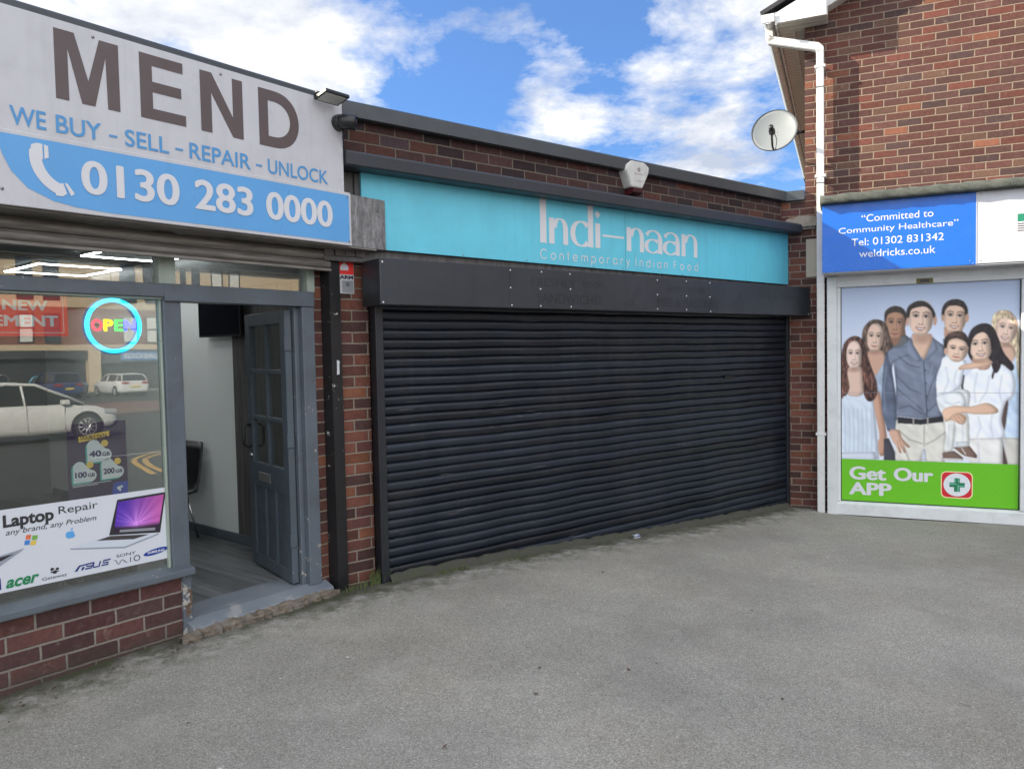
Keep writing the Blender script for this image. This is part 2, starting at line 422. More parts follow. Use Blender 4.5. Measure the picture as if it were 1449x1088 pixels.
M['pale_green'] = paint('pale green paint', (0.36, 0.42, 0.36), 0.5, chips=(0.12, 0.13, 0.12), chip_amt=0.02, streak=0.35)
M['coping'] = paint('slate grey coping', (0.052, 0.060, 0.066), 0.38, var=0.1)
M['flashing'] = paint('grey flashing', (0.036, 0.042, 0.052), 0.45, chips=(0.3, 0.3, 0.3), chip_amt=-0.05, grime=0.25)
M['sign_white'] = paint('white sign sheet', (0.58, 0.58, 0.60), 0.35, var=0.04, bump=0.03, grime=0.09, streak=0.14)
M['sign_blue'] = paint('sky blue sheet', srgb(96, 165, 222), 0.35, var=0.04, bump=0.03, streak=0.08, grime=0.03)
M['letter_brown'] = paint('brown vinyl', (0.105, 0.075, 0.072), 0.4, var=0.08, bump=0.02)
M['letter_white'] = paint('white vinyl', (0.70, 0.70, 0.72), 0.4, var=0.02, bump=0.02)
M['letter_blue'] = paint('blue vinyl', srgb(80, 150, 205), 0.4, var=0.03, bump=0.02)
M['galv'] = None
M['teal'] = paint('teal sign sheet', srgb(104, 204, 226), 0.40, var=0.06, bump=0.03, streak=0.15, grime=0.08)
M['black_frame'] = paint('black metal', (0.016, 0.019, 0.024), 0.38, chips=(0.42, 0.42, 0.42), chip_amt=-0.04, bump=0.08)
M['black_post'] = paint('chipped black post', (0.014, 0.0145, 0.016), 0.42, chips=(0.45, 0.45, 0.42), chip_amt=0.035, bump=0.1)
M['box_front'] = paint('dusty black box', (0.027, 0.032, 0.040), 0.40, var=0.18, chips=(0.45, 0.45, 0.45), chip_amt=-0.06, streak=0.3, bump=0.06)
M['ghost'] = paint('old lettering shadow', (0.0185, 0.021, 0.026), 0.5, var=0.4)
M['upvc'] = paint('white upvc', (0.72, 0.72, 0.70), 0.3, var=0.03, bump=0.02, grime=0.06)
M['upvc_soffit'] = None
M['pipe'] = paint('white pipe', (0.68, 0.68, 0.66), 0.35, var=0.04, bump=0.03, grime=0.14, streak=0.06)
M['frame_white'] = paint('white aluminium', (0.68, 0.70, 0.70), 0.38, var=0.05, bump=0.03, grime=0.16, streak=0.06)
M['blue_sign'] = paint('royal blue sheet', (0.002, 0.13, 0.58), 0.32, var=0.03, bump=0.02)
M['concrete'] = paint('weathered concrete', (0.30, 0.26, 0.21), 0.85, var=0.25, bump=0.6, grime=0.5)
M['felt'] = None
M['screw'] = plain('screw head', (0.30, 0.30, 0.30), 0.35, 0.9)
M['screw_white'] = plain('white screw cap', (0.75, 0.75, 0.74), 0.5)
M['black_plastic'] = plain('black plastic', (0.014, 0.015, 0.016), 0.35)
M['dark_grey'] = plain('dark grey plastic', (0.05, 0.052, 0.055), 0.5)
M['chrome'] = plain('chrome', (0.6, 0.6, 0.6), 0.18, 1.0)
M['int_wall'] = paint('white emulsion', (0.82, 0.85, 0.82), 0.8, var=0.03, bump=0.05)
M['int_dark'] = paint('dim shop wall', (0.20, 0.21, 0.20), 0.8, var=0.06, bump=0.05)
M['ceiling'] = paint('grey ceiling', (0.09, 0.10, 0.10), 0.8, var=0.04)
M['led'] = emit('led strip', (0.95, 0.98, 1.0), 9.0)
M['glass'] = glass('shop glass', 1.0, ior=2.15, dirt=0.015)
M['glass_door'] = glass('door glass', 1.0, ior=1.5, dirt=0.02)
M['tv'] = plain('tv screen', (0.008, 0.010, 0.016), 0.12)
M['alarm_white'] = paint('weathered white plastic', (0.60, 0.60, 0.57), 0.55, var=0.08, grime=0.3, streak=0.2, bump=0.05)
M['alarm_red'] = plain('dark red strobe', (0.06, 0.012, 0.014), 0.25)
M['dish'] = paint('grey dish', (0.23, 0.25, 0.25), 0.42, var=0.05, bump=0.03)
M['red_vinyl'] = plain('red vinyl', srgb(240, 52, 46), 0.45)
M['black_vinyl'] = plain('black vinyl', (0.03, 0.03, 0.035), 0.5)
M['paper'] = plain('white paper', (0.62, 0.63, 0.66), 0.55)
M['green_band'] = plain('lime green print', srgb(104, 190, 20), 0.4)
M['roof_dark'] = paint('dark roof', (0.035, 0.035, 0.038), 0.8)
M['roof_felt'] = paint('flat roof felt', (0.08, 0.08, 0.08), 0.9)

def special():
    t = NT('galvanised steel')                       # spangled galvanised metal
    v = t.node('ShaderNodeTexVoronoi'); v.inputs['Scale'].default_value = 60; t.l.new(t.obj, v.inputs['Vector'])
    n = t.noise(1.0, 6, 0.65, t.map((26, 26, 5)))
    c = t.mix(t.ramp(n, (0.35, 0), (0.7, 1)), (0.12, 0.125, 0.125), (0.34, 0.34, 0.33))
    c = t.mix(0.25, c, v.outputs['Color'], 'OVERLAY')
    c = t.mix(t.ramp(t.noise(1.0, 4, 0.6, t.map((30, 30, 3), (2, 0, 4))), (0.62, 0), (0.7, 0.8)), c, (0.52, 0.52, 0.5))
    hs = t.node('ShaderNodeHueSaturation'); hs.inputs['Saturation'].default_value = 0.15; t.l.new(c, hs.inputs['Color'])
    M['galv'] = t.set(color=hs.outputs[0], rough=0.55, metal=0.35, normal=t.bump(n, 0.1, 0.003))
    t = NT('soffit boards')                          # grooved soffit boards
    sp = t.node('ShaderNodeSeparateXYZ'); t.l.new(t.obj, sp.inputs[0])
    fr = t.math('FRACT', t.math('DIVIDE', sp.outputs[1], 0.10))
    g = t.ramp(fr, (0.0, 0.25), (0.08, 1.0), (0.93, 1.0), (1.0, 0.25))
    M['upvc_soffit'] = t.set(color=t.mix(1.0, (0.66, 0.64, 0.58), g, 'MULTIPLY'), rough=0.4, normal=t.bump(g, 0.4, 0.006))
    t = NT('mineral felt')                           # mineral felt with diagonal lay
    w = t.node('ShaderNodeTexWave', wave_type='BANDS'); w.inputs['Scale'].default_value = 3.2; w.inputs['Distortion'].default_value = 3.0; w.inputs['Detail'].default_value = 3
    t.l.new(t.map(rot=(0, R(55), 0)), w.inputs['Vector'])
    n = t.noise(120, 5, 0.7)
    c = t.mix(t.ramp(n, (0.3, 0), (0.7, 1)), (0.030, 0.036, 0.030), (0.12, 0.13, 0.11))
    c = t.mix(t.math('MULTIPLY', t.ramp(t.noise(5, 5), (0.4, 0), (0.7, 1)), 0.3), c, (0.20, 0.20, 0.165))
    h = t.math('ADD', t.math('MULTIPLY', w.outputs[1], 0.9), t.math('MULTIPLY', n, 0.5))
    M['felt'] = t.set(color=c, rough=0.9, normal=t.bump(h, 0.8, 0.02))
    t = NT('roller shutter paint')                   # charcoal slats with dust, scratches and run marks
    sp = t.node('ShaderNodeSeparateXYZ'); t.l.new(t.obj, sp.inputs[0])
    row = t.math('FLOOR', t.math('DIVIDE', t.math('ADD', sp.outputs[2], 0.24), 0.0665))
    wr = t.node('ShaderNodeTexWhiteNoise', noise_dimensions='1D'); t.l.new(row, wr.inputs['W'])
    n = t.noise(1.0, 6, 0.6, t.map((0.8, 0.8, 9)))
    c = t.mix(t.ramp(n, (0.3, 0), (0.75, 1)), (0.0045, 0.0075, 0.014), (0.013, 0.019, 0.030))
    c = t.mix(1.0, c, t.ramp(wr.outputs[0], (0, 0.6), (1, 1.5)), 'MULTIPLY')
    dust = t.noise(1.0, 7, 0.7, t.map((2.2, 2.2, 1.1), (3, 0, 0)))
    c = t.mix(t.math('MULTIPLY', t.ramp(dust, (0.5, 0), (0.75, 1)), 0.22), c, (0.060, 0.056, 0.050))
    run = t.noise(1.0, 5, 0.65, t.map((22, 22, 0.5), (1, 4, 0)))
    c = t.mix(t.math('MULTIPLY', t.ramp(run, (0.55, 0), (0.78, 1)), 0.22), c, (0.055, 0.055, 0.058))
    scv = t.noise(1.0, 3, 0.5, t.map((2.6, 2.6, 170), (1, 0, 2)))
    scm = t.noise(1.0, 3, 0.6, t.map((1.3, 1.3, 4.0), (4, 0, 1)))
    sc = t.math('MULTIPLY', t.ramp(scv, (0.66, 0), (0.70, 1)), t.ramp(scm, (0.55, 0), (0.62, 1)))
    c = t.mix(t.math('MULTIPLY', sc, 0.7), c, (0.33, 0.32, 0.31))
    sp2 = t.noise(210, 2); c = t.mix(t.ramp(sp2, (0.74, 0), (0.78, 0.6)), c, (0.3, 0.3, 0.3))
    rr = t.math('ADD', t.ramp(dust, (0.3, 0.26), (0.75, 0.5)), t.math('MULTIPLY', wr.outputs[0], 0.10))
    M['slat'] = t.set(color=c, rough=rr, spec=0.5, normal=t.bump(t.noise(14, 5), 0.10, 0.006))
    t = NT('galvanised slat')                        # half-lowered bare shutter of the open shop
    n = t.noise(1.0, 6, 0.65, t.map((5, 5, 60)))
    c = t.mix(t.ramp(n, (0.3, 0), (0.7, 1)), (0.15, 0.135, 0.12), (0.34, 0.32, 0.29))
    M['bare_slat'] = t.set(color=c, rough=0.5, metal=0.3, normal=t.bump(n, 0.08, 0.003))
    t = NT('grey wood planks')                       # laminate floor
    br = t.node('ShaderNodeTexBrick'); br.offset = 0.5; br.inputs['Scale'].default_value = 1.0
    br.inputs['Brick Width'].default_value = 1.2; br.inputs['Row Height'].default_value = 0.16; br.inputs['Mortar Size'].default_value = 0.0025
    br.inputs['Color1'].default_value = (0.075, 0.080, 0.084, 1); br.inputs['Color2'].default_value = (0.17, 0.178, 0.182, 1); br.inputs['Mortar'].default_value = (0.02, 0.02, 0.02, 1)
    t.l.new(t.map(rot=(0, 0, R(90))), br.inputs['Vector'])
    g = t.noise(1.0, 7, 0.65, t.map((30, 1.6, 1)))
    c = t.mix(1.0, br.outputs[0], t.ramp(g, (0.3, 0.45), (0.7, 1.5)), 'MULTIPLY')
    M['planks'] = t.set(color=c, rough=0.42, normal=t.bump(g, 0.08, 0.003))
    t = NT('grey wood wall boards')
    g = t.noise(1.0, 7, 0.65, t.map((26, 26, 1.6)))
    M['boards'] = t.set(color=t.mix(t.ramp(g, (0.3, 0), (0.7, 1)), (0.055, 0.052, 0.05), (0.16, 0.15, 0.145)), rough=0.6)
    t = NT('rotten timber')
    g = t.noise(1.0, 8, 0.7, t.map((9, 40, 40)))
    c = t.mix(t.ramp(g, (0.35, 0), (0.62, 1)), (0.075, 0.058, 0.042), (0.25, 0.21, 0.165))
    c = t.mix(t.ramp(t.noise(8, 5), (0.5, 0), (0.6, 0.8)), c, (0.20, 0.18, 0.155))
    M['rotten'] = t.set(color=c, rough=0.95, normal=t.bump(g, 0.9, 0.02))
    t = NT('peeling post')                           # bare and painted patches of the rotten post foot
    g = t.noise(14, 7, 0.7)
    c = t.mix(t.ramp(g, (0.52, 0), (0.54, 1)), (0.105, 0.127, 0.15), (0.40, 0.38, 0.34))
    c = t.mix(t.ramp(t.noise(9, 6, 0.7, t.map(loc=(3, 1, 2))), (0.55, 0), (0.58, 1)), c, (0.12, 0.075, 0.045))
    M['peel'] = t.set(color=c, rough=0.85, normal=t.bump(g, 0.8, 0.012))
    t = NT('worn step paint')
    a = t.noise(5, 7, 0.65)
    c = t.mix(t.ramp(t.noise(2.5, 4), (0.3, 0), (0.7, 1)), (0.13, 0.155, 0.185), (0.19, 0.215, 0.24))
    c = t.mix(t.ramp(a, (0.60, 0), (0.66, 0.8)), c, (0.30, 0.30, 0.29))
    c = t.mix(t.ramp(t.noise(3.3, 6, 0.7, t.map(loc=(7, 2, 5))), (0.66, 0), (0.69, 0.7)), c, (0.42, 0.28, 0.30))
    M['step'] = t.set(color=c, rough=0.6, normal=t.bump(t.noise(60, 4), 0.2, 0.006))
special()
# ------------------------------------------------------------------ ground
GP = np.array([(-2.43, 3.5, -.055), (-1.93, 4.36, -.025), (-1.35, 5.0, -.02), (-.88, 5.26, .005), (1.0, 6.75, -.09), (3.03, 8.37, -.19), (3.5, 8.1, -.225), (5, 7.45, -.215),
               (0, 2, -.02), (3, 3.5, -.13), (0, -4, -.15), (7, 0, -.25), (12, -3, -.42), (22, -10, -.6), (45, -25, -.8), (-4, 0, -.1), (10, 8, -.35),
               (-5, 6, -.05), (-1, 12, -.2), (8, 14, -.3), (-20, 10, -.3), (0, 40, -.5), (30, 30, -.6), (-20, -30, -.6), (60, -60, -.9)])
def _k(r2): return np.where(r2 > 1e-12, r2 * np.log(np.maximum(r2, 1e-12)) * 0.5, 0)
_A = _k(((GP[:, None, :2] - GP[None, :, :2]) ** 2).sum(-1)) + 0.02 * np.eye(len(GP)); _B = np.c_[np.ones(len(GP)), GP[:, :2]]
_W = np.linalg.solve(np.block([[_A, _B], [_B.T, np.zeros((3, 3))]]), np.r_[GP[:, 2], 0, 0, 0])
def gz(x, y):
    x = np.asarray(x, float); y = np.asarray(y, float)
    r2 = (x[..., None] - GP[:, 0]) ** 2 + (y[..., None] - GP[:, 1]) ** 2
    z = (_k(r2) * _W[:-3]).sum(-1) + _W[-3] + _W[-2] * x + _W[-1] * y
    rr = np.hypot(x - 10, y + 5); w = np.clip((rr - 35) / 50, 0, 1)
    return np.clip(z, -1.2, 0.2) * (1 - w) - 0.9 * w
def gzf(x, y): return float(gz(np.array([x]), np.array([y]))[0])
def ground_material():
    t = NT('forecourt asphalt')
    fine = t.noise(190, 3, 0.75); v = t.node('ShaderNodeTexVoronoi'); v.inputs['Scale'].default_value = 200; t.l.new(t.obj, v.inputs['Vector'])
    sc = t.node('ShaderNodeSeparateColor'); t.l.new(v.outputs['Color'], sc.inputs[0])
    base = t.mix(t.ramp(sc.outputs[0], (0.0, 0), (1.0, 1)), (0.205, 0.198, 0.174), (0.40, 0.386, 0.345))
    base = t.mix(t.ramp(sc.outputs[1], (0.90, 0), (0.94, 0.55)), base, (0.62, 0.59, 0.54))
    base = t.mix(t.ramp(fine, (0.30, 0.42), (0.5, 0)), base, (0.10, 0.094, 0.085))
    big = t.noise(0.55, 6, 0.6)
    base = t.mix(1.0, base, t.ramp(big, (0.3, 0.82), (0.7, 1.16)), 'MULTIPLY')
    base = t.mix(t.math('MULTIPLY', t.ramp(t.noise(0.9, 5, 0.6, t.map(loc=(11, 4, 0))), (0.45, 0), (0.7, 1)), 0.4), base, t.mix(1.0, base, (1.06, 0.99, 0.90), 'MULTIPLY'))
    mid = t.noise(2.6, 7, 0.65)
    base = t.mix(t.math('MULTIPLY', t.ramp(mid, (0.52, 0), (0.8, 1)), 0.45), base, (0.47, 0.445, 0.40))
    drk = t.noise(1.3, 6, 0.62, t.map(loc=(5, 9, 0)))
    base = t.mix(t.math('MULTIPLY', t.ramp(drk, (0.50, 0), (0.72, 1)), 0.42), base, (0.19, 0.178, 0.16))
    # dirt and moss that has settled in the corner between wall and ground
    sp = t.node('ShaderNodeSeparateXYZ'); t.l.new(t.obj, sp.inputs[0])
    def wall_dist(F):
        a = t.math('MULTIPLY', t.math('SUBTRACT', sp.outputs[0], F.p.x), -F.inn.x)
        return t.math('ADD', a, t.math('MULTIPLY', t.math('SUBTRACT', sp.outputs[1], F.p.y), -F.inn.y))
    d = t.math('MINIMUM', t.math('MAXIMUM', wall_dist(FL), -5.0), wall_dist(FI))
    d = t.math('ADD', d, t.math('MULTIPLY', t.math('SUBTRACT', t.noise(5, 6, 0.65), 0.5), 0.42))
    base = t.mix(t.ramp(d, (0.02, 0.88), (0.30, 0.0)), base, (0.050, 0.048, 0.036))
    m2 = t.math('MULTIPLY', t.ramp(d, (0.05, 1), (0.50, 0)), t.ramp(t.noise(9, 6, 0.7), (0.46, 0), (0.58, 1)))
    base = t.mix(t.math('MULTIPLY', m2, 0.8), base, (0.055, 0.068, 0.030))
    pale = t.math('MULTIPLY', t.ramp(d, (0.10, 0), (0.18, 1), (0.30, 1), (0.5, 0)), t.ramp(t.noise(7, 6, 0.7, t.map(loc=(2, 2, 0))), (0.50, 0), (0.62, 1)))
    base = t.mix(t.math('MULTIPLY', pale, 0.6), base, (0.42, 0.41, 0.38))
    spots = t.node('ShaderNodeTexVoronoi'); spots.inputs['Scale'].default_value = 2.3; t.l.new(t.obj, spots.inputs['Vector'])
    gum = t.ramp(spots.outputs['Distance'], (0.035, 0.55), (0.05, 0))
    base = t.mix(gum, base, (0.17, 0.16, 0.15))
    cv = t.node('ShaderNodeTexVoronoi', feature='DISTANCE_TO_EDGE'); cv.inputs['Scale'].default_value = 0.55
    wv = t.node('ShaderNodeVectorMath', operation='ADD'); nz = t.node('ShaderNodeTexNoise'); nz.inputs['Scale'].default_value = 1.8; nz.inputs['Detail'].default_value = 7; t.l.new(t.obj, nz.inputs['Vector'])
    t.l.new(t.obj, wv.inputs[0]); t.l.new(nz.outputs['Color'], wv.inputs[1]); t.l.new(wv.outputs[0], cv.inputs['Vector'])
    ck = t.math('MULTIPLY', t.ramp(cv.outputs['Distance'], (0.003, 1), (0.009, 0)), t.ramp(t.noise(0.8, 3, 0.5, t.map(loc=(3, 8, 0))), (0.56, 0), (0.64, 1)))
    base = t.mix(t.math('MULTIPLY', ck, 0.12), base, (0.06, 0.057, 0.05))
    h = t.math('ADD', t.math('ADD', t.math('MULTIPLY', sc.outputs[2], 0.5), fine), t.math('MULTIPLY', mid, 1.2))
    return t.set(color=base, rough=0.92, spec=0.25, normal=t.bump(h, 0.4, 0.005))
def ground():
    f = lambda a, b, n: list(np.linspace(a, b, n, endpoint=False))
    xs = f(-300, -40, 8) + f(-40, -8, 8) + f(-8, 10, 90) + f(10, 40, 20) + f(40, 301, 10)
    ys = f(-300, -40, 8) + f(-40, -4, 16) + f(-4, 12, 80) + f(12, 40, 9) + f(40, 301, 9)
    X, Y = np.meshgrid(xs, ys); Z = gz(X, Y)
    Z = Z + 0.006 * np.sin(X * 2.1 + 1.3 * np.sin(Y * 1.7)) * np.exp(-((X - 1) ** 2 + (Y - 5) ** 2) / 60)
    ny, nx = X.shape
    me = bpy.data.meshes.new('ground')
    vs = np.stack([X, Y, Z], -1).reshape(-1, 3)
    fs = [(j * nx + i, j * nx + i + 1, (j + 1) * nx + i + 1, (j + 1) * nx + i) for j in range(ny - 1) for i in range(nx - 1)]
    me.from_pydata(vs.tolist(), [], fs); me.polygons.foreach_set('use_smooth', [True] * len(fs))
    me.materials.append(ground_material())
    o = bpy.data.objects.new('ground', me); COL.objects.link(o); tag(o, kind='structure')
ground()
def strip(name, D0, D1, u0, u1, lift, mat, nu=40, nd=14):
    me = bpy.data.meshes.new(name); vs = []; fs = []
    for j in range(nd + 1):
        for i in range(nu + 1):
            w = FL.world(u0 + (u1 - u0) * i / nu, D0 + (D1 - D0) * j / nd, 0)
            vs.append((w.x, w.y, gzf(w.x, w.y) + lift))
    for j in range(nd):
        for i in range(nu):
            a = j * (nu + 1) + i; fs.append((a, a + 1, a + nu + 2, a + nu + 1))
    me.from_pydata(vs, [], fs); me.materials.append(mat)
    o = bpy.data.objects.new(name, me); COL.objects.link(o); tag(o, kind='structure'); return o
M['road'] = paint('road asphalt', (0.030, 0.030, 0.031), 0.85, var=0.15, bump=0.3)
M['paving'] = brick('red block paving', 0.4, 0.2, ((0, (0.18, 0.085, 0.065)), (0.5, (0.22, 0.11, 0.08)), (0.8, (0.25, 0.14, 0.11))), (0.16, 0.13, 0.11))
M['mark_white'] = paint('road marking white', (0.62, 0.62, 0.58), 0.7, grime=0.3)
M['mark_yellow'] = paint('road marking yellow', (0.62, 0.36, 0.06), 0.7, grime=0.3)
strip('road', 5.3, 27, -40, 60, 0.02, M['road'])
strip('pavement', 27, 37, -40, 60, 0.05, M['paving'])
strip('car_park', 37, 54, -40, 60, 0.03, M['road'])
def ribbon(name, pts, w, mat, lift=0.03):
    me = bpy.data.meshes.new(name); P = [Vector(p) for p in pts]; Q = []
    for a, b in zip(P, P[1:]):
        for k in range(6): Q.append(a.lerp(b, k / 6))
    Q.append(P[-1]); vs = []; fs = []
    for i, p in enumerate(Q):
        t = (Q[min(i + 1, len(Q) - 1)] - Q[max(i - 1, 0)]).normalized(); n = Vector((-t.y, t.x)) * w / 2
        for q in (p + n, p - n): vs.append((q.x, q.y, gzf(q.x, q.y) + lift))
    for i in range(len(Q) - 1): fs.append((2 * i, 2 * i + 1, 2 * i + 3, 2 * i + 2))
    me.from_pydata(vs, [], fs); me.materials.append(mat)
    o = bpy.data.objects.new(name, me); COL.objects.link(o); tag(o, kind='structure')
ribbon('road_marking', [(10.1, 1.35), (9.3, 1.28), (8.6, 1.3), (8.2, 1.4), (7.8, 1.53), (7.3, 1.72), (5.9, 2.3)], 0.10, M['mark_yellow'])
ribbon('road_marking', [(9.6, 1.56), (9.0, 1.5), (8.5, 1.52), (8.1, 1.62), (7.6, 1.78), (7.0, 2.0), (5.8, 2.55)], 0.10, M['mark_yellow'])
for k in range(6):
    a, b = FL.world(-14 + 6 * k, 11.2, 0), FL.world(-11 + 6 * k, 11.2, 0)
    ribbon('road_marking', [(a.x, a.y), (b.x, b.y)], 0.10, M['mark_white'])
# ------------------------------------------------------------------ phone repair shop (left)
sh = thing('repair_shop', 'low repair shop with a blue grey door standing open and a shop window', 'building', FL, (0, 0, 0))
WL = -4.2
m = MB(); m.box(WL, -0.004, -0.11, 0.0, -0.4, 0.337); m.build('stall_riser', M['brick_stall'], sh)
m = MB(); m.box(0.966, 1.14, -0.11, 0.0, -0.3, 2.29); m.build('pier', M['brick_pier'], sh)
m = MB(); m.box(WL, 1.0, -0.11, -0.002, 2.29, 3.12); m.box(-9, WL, -0.2, -0.001, -0.5, 3.12); m.box(1.0, 1.22, -0.11, -0.004, 2.29, 3.12); m.build('front_wall', M['brick_parapet'], sh)
m = MB(); m.profile([(-0.34, 3.13), (0.25, 3.12), (0.272, 3.13), (0.272, 3.225), (0.26, 3.238), (-0.34, 3.245)], -9, 1.03); m.build('coping', M['coping'], sh)
m = MB(); m.box(-9, 1.2, -8.2, -0.12, 2.9, 3.1); m.build('roof', M['roof_felt'], sh)
# window and door joinery
win = MB().box(WL, -0.03, -0.06, 0.03, 1.927, 2.001, 0.004).build('window_rail', M['grey_blue'], sh)
m = MB(); m.profile([(-0.10, 0.337), (0.05, 0.332), (0.062, 0.338), (0.062, 0.366), (0.052, 0.374), (-0.03, 0.390), (-0.10, 0.390)], WL, 0.052); m.build('window_sill', M['grey_blue_worn'], sh)
MB().box(-0.052, 0.051, -0.08, 0.014, 0.372, 1.93, 0.005).build('door_post', M['grey_blue'], sh)
MB().box(-0.004, 0.051, -0.08, 0.022, -0.03, 0.338, 0.006).build('post_foot', M['peel'], sh)
MB().box(-0.05, 0.958, -0.06, 0.036, 1.905, 2.004, 0.004).build('door_head', M['grey_blue'], sh)
j = MB(); j.box(0.862, 0.957, -0.08, 0.03, 0.05, 1.905, 0.005); j.box(0.828, 0.864, -0.08, -0.012, 0.05, 1.905, 0.004); j.build('door_jamb', M['grey_blue_worn'], sh)
MB().box(0.957, 0.967, -0.05, 0.012, 0.06, 1.92, 0.002).build('jamb_sealant', M['pale_green'], sh)
MB().box(-0.066, -0.052, -0.04, -0.010, 0.385, 1.928, 0.002).build('glazing_bead', M['pale_green'], sh)
MB().box(WL, -0.052, -0.04, 0.012, 1.916, 1.927, 0.002).build('glazing_bead', M['pale_green'], sh)
MB().box(-0.072, 0.024, -0.06, 0.018, 2.003, 2.29, 0.003).build('transom_mullion', M['pale_green'], sh)
MB().box(0.918, 0.976, -0.06, 0.018, 2.003, 2.29, 0.003).build('transom_jamb', M['pale_green'], sh)
m = MB(); m.box(WL, -0.055, -0.036, -0.030, 0.388, 1.92); m.build('shop_window_glass', M['glass'], sh)
m = MB(); m.box(WL, -0.07, -0.036, -0.030, 2.0, 2.29); m.box(0.022, 0.92, -0.036, -0.030, 2.0, 2.29); m.build('transom_glass', M['glass'], sh)
m = MB(); m.profile([(-0.25, 0.066), (0.0, 0.062), (0.085, 0.030), (0.095, 0.015), (0.095, -0.12), (-0.25, -0.12)], 0.012, 1.0); m.build('doorstep', M['step'], sh)
# rotten lump of timber and mortar along the foot of the step
m = MB(); n = 44; prev = None
for i in range(n + 1):
    u = -0.07 + 1.10 * i / n; e = min(1, i / 4, (n - i) / 4)
    h = 0.018 + 0.014 * random.random(); w = 0.118 + 0.035 * random.random() * e
    ring = [(u, 0.06, -0.16), (u, 0.06, h * e - 0.01), (u, 0.092, h * e), (u, w, 0.004 * e + 0.02 * (random.random() - .5)), (u, w + 0.012 * random.random(), -0.05), (u, w, -0.16)]
    vs = [m.v(*q) for q in ring]
    if prev:
        for k in range(5): m.bm.faces.new([prev[k], prev[k + 1], vs[k + 1], vs[k]])
    prev = vs
m.build('rotten_edge', M['rotten'], sh)
# roller shutter of the open shop: hood box, two slats hanging out, guide
hood = MB().box(WL, 1.392, 0.004, 0.268, 2.292, 2.632, 0.004).build('shutter_hood', M['galv'], sh)
MB().box(WL, 1.30, 0.05, 0.275, 2.282, 2.291).build('hood_lip', M['bare_slat'], sh)
m = MB()
for k in range(2):
    z0 = 2.155 + 0.062 * k; pr = []
    for q in range(9):
        a = q / 8; pr.append((0.105 + 0.020 * math.sin(math.pi * a), z0 + 0.058 * a))
    pr += [(0.09, z0 + 0.058), (0.09, z0)]
    m.profile(pr, WL, 1.032, smooth=False)
m.box(WL, 1.032, 0.085, 0.128, 2.14, 2.155)
m.build('rolled_shutter', M['bare_slat'], sh)
m = MB(); m.profile([(0.0, -.085), (.10, -.085), (.10, 2.28), (0.0, 2.28)], 1.034, 1.120); m.build('guide_rail', M['black_post'], sh)
MB().flat([(1.072, 1.45), (1.093, 1.455), (1.094, 1.545), (1.074, 1.55)], 0.1025).build('torn_sticker', M['paper'], sh)
# interior
m = MB(); m.box(-6, 1.25, -5.4, -0.02, -0.1, 0.058); m.build('floor', M['planks'], sh)
m = MB(); m.box(-6, 1.25, -5.4, -0.06, 2.462, 2.6); m.build('ceiling', M['ceiling'], sh)
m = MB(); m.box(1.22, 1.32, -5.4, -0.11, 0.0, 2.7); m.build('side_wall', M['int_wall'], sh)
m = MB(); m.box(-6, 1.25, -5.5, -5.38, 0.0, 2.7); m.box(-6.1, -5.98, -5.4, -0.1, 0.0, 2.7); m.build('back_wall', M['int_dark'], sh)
m = MB(); m.box(1.205, 1.219, -1.41, -0.11, 0.14, 2.129); m.build('wall_boards', M['boards'], sh)
MB().box(1.196, 1.2195, -5.3, -.12, 2.13, 2.461).build('added_dark_panel', M['dark_grey'], sh)  # dark sheet added to cover the white upper wall, overlit by the strips
m = MB(); m.box(1.20, 1.2195, -5.3, -0.12, 0.06, 0.138, 0.003); m.build('skirting_board', M['grey_blue'], sh)
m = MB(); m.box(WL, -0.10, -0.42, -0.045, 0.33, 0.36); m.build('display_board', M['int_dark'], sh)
# open door leaf: its own frame from the free edge to the hinge edge
FD = Frame(FL.world(0.943, -0.79, 0), R(142.1)); W = 0.762; ZB, ZT = 0.076, 1.885
dr = MB()
for a in ((0, .09, ZB, ZT), (W - .09, W, ZB, ZT), (.09, W - .09, 1.80, ZT), (.09, W - .09, .66, .83), (.09, W - .09, ZB, .155)):
    dr.box(a[0], a[1], -0.044, 0, a[2], a[3], 0.002)
for z in (1.15, 1.48): dr.box(.09, W - .09, -0.038, -0.004, z - .014, z + .014, 0.002)
dr.box(W / 2 - .014, W / 2 + .014, -0.0385, -0.0035, .83, 1.80, 0.002)
for u in (.09 + .194 - .022, .09 + .388 - .022): dr.box(u, u + .044, -0.042, -0.002, .155, .66, 0.002)
dr.box(.09, W - .09, -0.030, -0.016, .155, .66)
BASE['__d'] = (FD, Vector((0, 0, 0)))
def reparent(o, parent):
    bpy.context.view_layer.update()
    mw = o.matrix_world.copy(); o.parent = parent; bpy.context.view_layer.update()
    o.matrix_parent_inverse = parent.matrix_world.inverted(); o.matrix_basis = mw
    return o
door = dr.build('door', M['door_blue'], None, FD, (0, 0, 0)); reparent(door, sh)
def on_door(mb, name, mat): return mb.build(name, mat, door)
on_door(MB().box(.085, W - .085, -0.024, -0.019, .83, 1.80), 'door_glass', M['glass_door'])
on_door(MB().box(.20, .43, 0.0, 0.006, .70, .765, 0.003), 'letter_plate', plain('brushed plate', (0.28, 0.28, 0.27), 0.4, 0.6))
for s in (1, -1):
    o0, o1 = (0.0, 0.05) if s > 0 else (-0.044, -0.094)
    on_door(MB().tube([(.05, o0, 1.085), (.05, (o0 + o1) / 2, 1.095), (.05, o1, 1.07), (.05, o1, .95), (.05, (o0 + o1) / 2, .925), (.05, o0, .935)], 0.011), 'handle', M['black_plastic'])
for z in (.32, .98, 1.62): on_door(MB().box(W - .004, W + .012, -0.04, 0.008, z, z + .09, 0.002), 'hinge', M['door_blue'])
